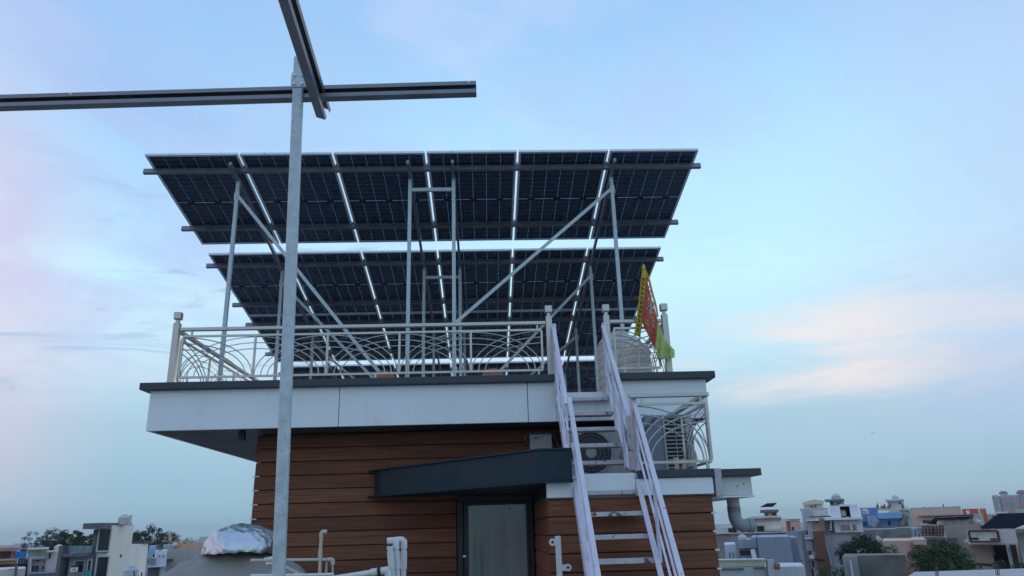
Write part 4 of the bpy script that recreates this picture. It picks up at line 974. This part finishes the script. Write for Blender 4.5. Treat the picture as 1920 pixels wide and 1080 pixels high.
blk(h, 'inner_wall', 133, 175, 1043.5, None, Y, .3, W_(.24,.29,.31), dY=.9-.95); win(h, 140, 160, 1050, 1075, Y-.06, W_(.30,.34,.36), M['glassdark'], 'door'); win(h, 163.5, 173, 1049, 1080, Y-.06, W_(.35,.38,.40), M['glassdark'], 'door')
blk(h, 'balcony_floor', 129.5, 175.5, 1036.5, 1043, Y, .5, gm, dY=-.45)
_z = at(232, 1042, 31).z; MB().box(XE+.001, XE+.03, 30.93, 31.02, _z-.06, _z+.06).build('vent', M['black'], h); blk(h, 'parapet', 147, 176, 1017, 1022, Y, .5, W_(.40,.38,.34), dY=2); _z = at(270, 1017, 33).z; MB().box(XE-.8, XE+.1, 32.7, 33.5, _z-.03, _z+.05).build('roof_cap', W_(.06,.06,.06), h)
rod(h, 'mast', 245.5, 966, 243, 984, Y+.5, .045, W_(.5,.52,.5))
rtank('white ribbed tank on top of the white end wall', 227, 984, 30.5, 11, 17)
acl = hs('air_conditioner', 'small white air conditioner on the balcony of the dark grey house', 'air conditioner', 139, 1070, 29.5)
blk(acl, 'casing', 132, 146, 1064, 1072, 29.3, .4, W_(.58,.58,.58)); blk(acl, 'label', 136, 142, 1066.5, 1069, 29.3, .02, W_(.4,.1,.08), dY=-.022); blk(acl, 'cover', 133, 148, 1060.5, 1063.7, 29.3, .5, W_(.03,.05,.04))
tc_ = hs('cloth_bundle', 'teal green cloth hung on the balcony of the dark grey house', 'cloth', 162, 1075, 29.2); loft(MB(), [(155,1073),(155,1090)], [(169,1069),(169,1090)], 29.3, 8, amp=.08).build('cloth', W_(.03,.22,.22), tc_)
tk = tank('rooftop_tank', 'near pale blue water tank in front of the white end wall', tuple(at(240, 1120, 20)), .155*20/14.5*.9, .62, mat('tank_blue', (.46,.53,.57), .5, 0, .06, 5), 3, True, 'rooftop water tanks of the town')
for (a, b, c, d) in ((251.5, 1072, 255, 1090), (264, 1073, 262, 1090)):
    pass
sb = hs('starter_bars', 'thin steel rods sticking up beside the pale blue tank', 'steel rods', 258, 1085, 19)
rod(sb, 'rod', 251.5, 1071, 256, 1110, 19, .012, M['black']); rod(sb, 'rod', 266, 1073, 262, 1110, 19, .012, M['black'])
h = hs('house', 'brick orange house at the left edge with stacked balconies', 'house', 15, 1045, 48)
blk(h, 'wall', -60, 22, 1034, None, 48, 7, W_(.22,.12,.09)); blk(h, 'roof_edge', -60, 36, 1028, 1034, 48, 8, W_(.36,.17,.13), dY=-.8); blk(h, 'column', 21, 29, 1033.5, 1049, 48, .6, W_(.46,.12,.10), dY=-.3); blk(h, 'ledge', -60, 32, 1048.5, 1051.5, 48, 1.4, W_(.42,.33,.28), dY=-1.2); blk(h, 'balcony', -60, 31, 1052, 1058, 48, .3, W_(.34,.19,.14), dY=-1.0); blk(h, 'wall', -60, 33, 1058.5, None, 48, .4, W_(.17,.09,.075), dY=-.2)
blk(h, 'roof_room', 16, 25, 1023.5, 1028, 48, 2, W_(.40,.30,.27), dY=2); win(h, 4, 12, 1037, 1046, 48, W_(.2,.1,.08))
tp = hs('tarpaulin', 'bright blue tarpaulin sheet on the roof beside the orange house', 'tarpaulin', 38, 1040, 47); loft(MB(), [(28,1034.5),(28,1047)], [(48,1034),(48,1046)], 47, 10, amp=.10).build('sheet', W_(.02,.16,.42), tp)
h = hs('house', 'pale cream house with a white tank, left of the dark grey house', 'house', 95, 1050, 50)
blk(h, 'wall', 89, 121, 1034, None, 50, 7, W_(.50,.43,.38)); blk(h, 'wall', 57, 88.6, 1048, None, 50, 7, W_(.42,.40,.42), dY=.2); blk(h, 'upper_wall', 54, 89, 1031, 1047, 50, 4, W_(.48,.48,.40), dY=2); blk(h, 'roof_edge', 50, 91, 1028, 1031, 50, 5, W_(.50,.49,.42), dY=1.5); blk(h, 'roof', 48, 86, 1044.5, 1048.5, 50, 3, W_(.27,.29,.31), dY=-.4); blk(h, 'roof_edge', 87, 103, 1033.5, 1035.5, 50, .5, W_(.4,.38,.38), dY=-.5)
win(h, 90, 96.5, 1036, 1048, 50, W_(.25,.27,.3)); win(h, 77, 85, 1060, 1069, 50, W_(.3,.3,.32)); win(h, 58, 73, 1059, 1073, 50.2, W_(.3,.29,.3), M['glassdark'], bars=1); win(h, 66, 76, 1049, 1054, 50.2, W_(.35,.33,.33)); win(h, 80, 86, 1034, 1037, 52)
MB().tube([at(116, 1066, 49.6), at(116, 1066, 49.4)], .12, 14).build('vent_ring', W_(.3,.3,.28), h)
blk(h, 'ledge', 57, 122, 1071.5, 1074, 50, 1, W_(.22,.26,.32), dY=-1.2); blk(h, 'lower_wall', 57, 122, 1074.3, None, 50, .5, W_(.16,.20,.28), dY=-1.0); rod(h, 'post', 56, 1047, 54, 1080, 49.5, .07, W_(.45,.45,.45))
blk(h, 'column_row', 33, 56, 1048, None, 50, 2, W_(.12,.11,.12), dY=1.5)
for x in (36, 41, 46, 52): blk(h, 'column', x, x+2.3, 1051, 1058, 50, .3, W_(.42,.40,.38), dY=1)
rtank('white tank with two lids on the pale cream house', 109, 1034, 51, 7.5, 11)
h = hs('house', 'low whitewashed roof in the bottom left corner', 'house', 20, 1072, 30)
blk(h, 'parapet', -60, 48, 1068.5, None, 30, 3, W_(.50,.47,.44)); blk(h, 'coping', 14, 31, 1066.5, 1068.3, 30, .5, W_(.38,.35,.33)); rod(h, 'post', 31, 1060, 28, 1090, 29.8, .035, W_(.12,.11,.11))
h = hs('house', 'small white house with two square windows beyond the white end wall', 'house', 305, 1045, 55)
blk(h, 'wall', 291, 314, 1033, None, 55, 6, W_(.52,.54,.60)); win(h, 296.5, 300.5, 1040.5, 1045.5, 55, W_(.4,.42,.48)); win(h, 304.5, 309, 1040.5, 1045.5, 55, W_(.4,.42,.48)); blk(h, 'wall', 278, 291, 1025, None, 55, 6, W_(.22,.36,.48), dY=4); blk(h, 'balcony', 277, 292, 1047, 1058, 55, 1, W_(.16,.20,.20), dY=-.6); blk(h, 'ledge', 277, 310, 1060, 1062.5, 55, 1.2, W_(.5,.5,.5), dY=-.9); blk(h, 'lower_wall', 278, 300, 1062.8, None, 55, .4, W_(.09,.10,.11), dY=-.2); blk(h, 'roof_vent', 297, 304, 1027.5, 1032.7, 55, .6, W_(.10,.15,.2), dY=1); win(h, 285, 291, 1037, 1046, 54.9)
h = hs('house', 'low concrete house with an orange wall on its roof, behind the covered tank', 'house', 340, 1040, 62)
blk(h, 'wall', 315, 400, 1030.5, None, 62, 6, W_(.32,.30,.28)); blk(h, 'wall', 304, 333, 1022, 1033, 62, 3, W_(.38,.38,.36), dY=3); blk(h, 'roof_wall', 333, 341, 1018.5, 1030, 62, 1, W_(.48,.19,.12), dY=1.4); blk(h, 'roof_wall', 341.3, 400, 1018.5, 1030, 62, 1, W_(.42,.27,.19), dY=1.4); blk(h, 'roof_wall', 323, 332.5, 1017, 1024, 62, 1, W_(.5,.5,.48), dY=2); blk(h, 'awning', 308, 325, 1048, 1052.5, 62, 1, W_(.05,.05,.055), dY=-1.1)
# --- fill: far low houses on the skyline
pal = [(.42,.42,.42), (.46,.42,.36), (.38,.40,.44), (.44,.36,.32), (.36,.38,.38)]
k = 0
for i in range(34):
    D = random.uniform(130, 420); X = random.uniform(-.95, .95)*D*.8
    w, d_, ht = random.uniform(7, 13), random.uniform(7, 12), random.uniform(8.5, 12.2) - D*.004
    t0 = thing('distant_house', 'small flat roofed house far off on the hazy skyline', 'house', (X, D, GZ), 'far houses along the skyline')
    MB().box(X-w/2, X+w/2, D, D+d_, GZ, GZ+ht).box(X-w*.15, X+w*.25, D+d_*.3, D+d_*.8, GZ+ht, GZ+ht+random.uniform(1.2, 2.4)).build('wall', W_(*random.choice(pal)), t0)
    for q in (-.3, 0, .3): MB().box(X+w*q-.6, X+w*q+.6, D-.05, D-.005, GZ+ht-2.6, GZ+ht-1.2).build('window', M['glassdark'], t0)
# houses standing behind the viewer (they show in the glass door)
for i, (X, Y, w, ht, c) in enumerate(((-9, -24, 9, 11.7, (.42,.36,.32)), (1, -28, 9, 12.2, (.50,.48,.45)), (12, -22, 8, 11.6, (.36,.38,.42)))):
    t0 = thing('house', ('beige', 'pale', 'grey')[i]+' neighbouring house across the street, reflected in the glass door', 'house', (X, Y, GZ))
    MB().box(X-w/2, X+w/2, Y-8, Y, GZ, GZ+ht).build('wall', W_(*c), t0)
    for q in (-.25, .25): bx('window', M['glassdark'], t0, X+w*q-.8, X+w*q+.8, Y+.005, Y+.05, GZ+ht-2.8, GZ+ht-1.1)

# ------------------------------------------------------------------ trees
def crown_mesh(name, ncl, per, leaf, seed, squash=.8, low=.25, gap=.0):
    r2 = np.random.default_rng(seed)
    cs = r2.normal(size=(ncl, 3)); cs /= np.linalg.norm(cs, axis=1)[:, None]
    cs *= (r2.uniform(.35, 1.0, ncl)**.6)[:, None]*np.array([1, 1, squash]); cs[:, 2] = np.maximum(cs[:, 2], -low-.2*r2.random(ncl))
    rad = r2.uniform(.16, .34, ncl)
    c = np.repeat(cs, per, 0); q = r2.normal(size=(ncl*per, 3)); q /= np.linalg.norm(q, axis=1)[:, None]
    p = c + q*np.repeat(rad, per)[:, None]*(r2.uniform(.3, 1.0, ncl*per)**.5)[:, None]*np.array([1, 1, .75])
    n_ = len(p); a = r2.normal(size=(n_, 3)); a /= np.linalg.norm(a, axis=1)[:, None]
    b = np.cross(a, r2.normal(size=(n_, 3))); b /= np.linalg.norm(b, axis=1)[:, None]
    s = (leaf*r2.uniform(.6, 1.4, n_))[:, None]
    v = np.stack([p-a*s, p+b*s*.55, p+a*s, p-b*s*.55], 1).reshape(-1, 3)
    me = bpy.data.meshes.new(name); me.vertices.add(4*n_); me.vertices.foreach_set('co', v.astype(np.float32).ravel())
    me.loops.add(4*n_); me.loops.foreach_set('vertex_index', np.arange(4*n_, dtype=np.int32))
    me.polygons.add(n_); me.polygons.foreach_set('loop_start', np.arange(0, 4*n_, 4, dtype=np.int32)); me.polygons.foreach_set('loop_total', np.full(n_, 4, dtype=np.int32))
    me.update(); me.validate(); return me, cs
CROWNS = [crown_mesh('crown', 70, 70, .050, 1), crown_mesh('crown', 46, 60, .048, 2, .95, .5), crown_mesh('crown', 120, 110, .034, 3, .85, .4), crown_mesh('crown', 26, 46, .055, 5, 1.1, .5)]
def tree(name, label, x, ytop, Y, rpx, mtl, ci, squash=1.0, group=None, base=GZ, cat='tree'):
    kk = Y/FPX; p = at(x, ytop, Y); R_ = rpx*kk; cz = p.z-R_*.95*squash
    t0 = thing(name, label, cat, (p.x, Y, base), group)
    me, cs = CROWNS[ci]; me = me.copy(); me.materials.append(mtl)
    o = bpy.data.objects.new('crown', me); C.objects.link(o); o.parent = t0; o.location = (0, 0, cz-base); o.scale = (R_, R_, R_*squash); o.rotation_euler = (0, 0, random.uniform(0, 6.28))
    top_ = Vector((p.x, Y, cz)); tr = MB(); hgt = cz-base
    tr.tube([Vector((p.x, Y, base)), Vector((p.x+.15, Y, base+hgt*.5)), top_], [max(.16, R_*.09), max(.12, R_*.07), R_*.03], 8)
    for k in range(7):
        c = cs[k*3 % len(cs)]; a = random.uniform(.35, .8)
        st_ = Vector((p.x, Y, base+hgt*(.55+.05*k)))
        rz = o.rotation_euler.z; cx_, cy_ = c[0]*math.cos(rz)-c[1]*math.sin(rz), c[0]*math.sin(rz)+c[1]*math.cos(rz)
        en = top_+Vector((cx_*R_, cy_*R_, c[2]*R_*squash))
        tr.tube([st_, st_.lerp(en, .5)+Vector((0, 0, .1*R_)), en], [R_*.04, R_*.025, R_*.008], 6)
    tr.build('trunk', M['bark'], t0, smooth=True)
    return t0
tree('tree', 'thin leaved tree at the left end of the dark tree line', 62, 1001, 95, 17, M['leaf_far'], 3, 1.1)
tree('tree', 'small round tree beside the thin one in the tree line', 82, 1004, 100, 14, M['leaf_far'], 1)
tree('tree', 'tall dark tree with a knobbly crown in the left tree line', 106, 991, 98, 21, M['leaf_dark'], 1, 1.1)
tree('tree', 'tallest dense dark tree left of the dark grey house', 132, 989, 96, 26, M['leaf_dark'], 0)
tree('tree', 'broad dark tree just behind the dark grey house roof', 162, 997, 101, 23, M['leaf_far'], 0, .9)
tree('tree', 'dense tree right behind the white end wall', 262, 990, 92, 25, M['leaf_far'], 0, 1.0)
tree('tree', 'tall tree with a pointed clump beyond the white end wall', 292, 984, 94, 21, M['leaf_far'], 1, 1.25)
tree('tree', 'middling tree sloping down to the right of the pointed one', 316, 997, 97, 18, M['leaf_far'], 1, 1.0)
tree('tree', 'last small tree before the foil covered tank', 334, 1006, 99, 11, M['leaf_far'], 3, 1.0)
tree('tree', 'tiny low tree far behind the orange roof wall', 355, 1010, 110, 11, M['leaf_far'], 3, .6)
tree('tree', 'wide dark tree above the grey plastered wall', 1612, 1000, 30, 44, M['leaf_dark'], 2, .85, base=-12)
tree('shrub', 'light green shrub at the right of the wide dark tree', 1666, 1022, 27, 17, M['leaf_bright'], 1, .9, cat='shrub')
tree('tree', 'full green tree in front of the taupe house', 1756, 1009, 31, 50, M['leaf_green'], 2, .95)
tree('shrub', 'low green shrub at the foot of the white modern house', 1560, 1062, 36, 32, M['leaf_green'], 1, .8, cat='shrub')
tree('shrub', 'small shrub between the blue grey house and the modern house', 1488, 1040, 45, 13, M['leaf_dark'], 1, .9, cat='shrub')
tree('shrub', 'sparse olive shrub before the right edge house, left of its gate rail', 1826, 1052, 25, 14, M['leaf_far'], 3, .8, cat='shrub')
tree('shrub', 'small olive shrub under the dark opening of the right edge house', 1872, 1050, 24, 13, M['leaf_far'], 1, .7, cat='shrub')
tree('shrub', 'green shrub in the bottom right corner', 1908, 1055, 23, 13, M['leaf_green'], 1, .7, cat='shrub')
for i, (x, y, r_) in enumerate(((1646, 945, 2.6), (1654, 949, 2.3), (1659, 946, 2.6), (1666, 949, 2.0), (1693, 946, 2.2))):
    kk = 83/FPX; b_ = at(x, 953, 83); t0 = thing('potted_plant', ('tall leftmost potted plant on the white room terrace', 'low potted plant second from the left on the white room terrace', 'middle potted plant of the row on the white room terrace', 'small potted plant nearest the door of the white room', 'lone potted plant right of the white rooftop room')[i], 'plant', (b_.x, 83, b_.z), 'potted plants on the white room terrace')
    m = MB()
    for q in range(26):
        a = random.uniform(0, 6.28); hh_ = random.uniform(.2, 1)*(953-y)*kk; rr = r_*kk*(1.1-hh_/((953-y)*kk))*random.uniform(.3, 1)
        c = b_+Vector((rr*math.cos(a), rr*math.sin(a), hh_)); m.add([c+Vector((-.06, 0, -.08)), c+Vector((.05, .04, -.06)), c+Vector((.02, -.02, .14))], [(0, 1, 2)])
    m.build('foliage', M['leaf_dark'], t0); MB().lathe([(.12, -.05), (.16, .2), (.14, .22)], b_, 10).build('pot', M['terracotta'], t0)
tb = tree('tree', 'street tree behind the viewer, reflected in the glass door', 960, 992, 30, 46, M['leaf_green'], 2, .9); tb.location = (-2.6, -17, GZ)
# dusk air
hz = bpy.data.materials.new('evening_air'); hz.use_nodes = True; _t = hz.node_tree; _t.nodes.clear()
_o = nd(_t, 'ShaderNodeOutputMaterial'); _v = nd(_t, 'ShaderNodeVolumePrincipled'); _v.inputs['Color'].default_value = (.80, .93, .95, 1); _v.inputs['Density'].default_value = .00030
_t.links.new(_v.outputs[0], _o.inputs['Volume'])
MB().box(-2600, 2600, -2600, 3600, GZ-2, 40).build('haze', hz, kind='stuff')
# an aircraft far off above the skyline
pl_ = thing('aeroplane', 'tiny aeroplane far off in the pale cloud at right', 'aeroplane', at(1636, 812, 2400))
p = at(1636, 812, 2400)
MB().tube([p+Vector((-6, 0, 0)), p+Vector((-5, 0, .1)), p+Vector((5, 0, .1)), p+Vector((7, 0, .4))], [.3, 1, 1, .2], 8).build('fuselage', white, pl_)
MB().box(p.x-1.2, p.x+1, p.y-7, p.y+7, p.z-.3, p.z-.1).build('wing', white, pl_)
MB().box(p.x+5, p.x+6.6, p.y-.1, p.y+.1, p.z, p.z+2.4).build('fin', white, pl_)
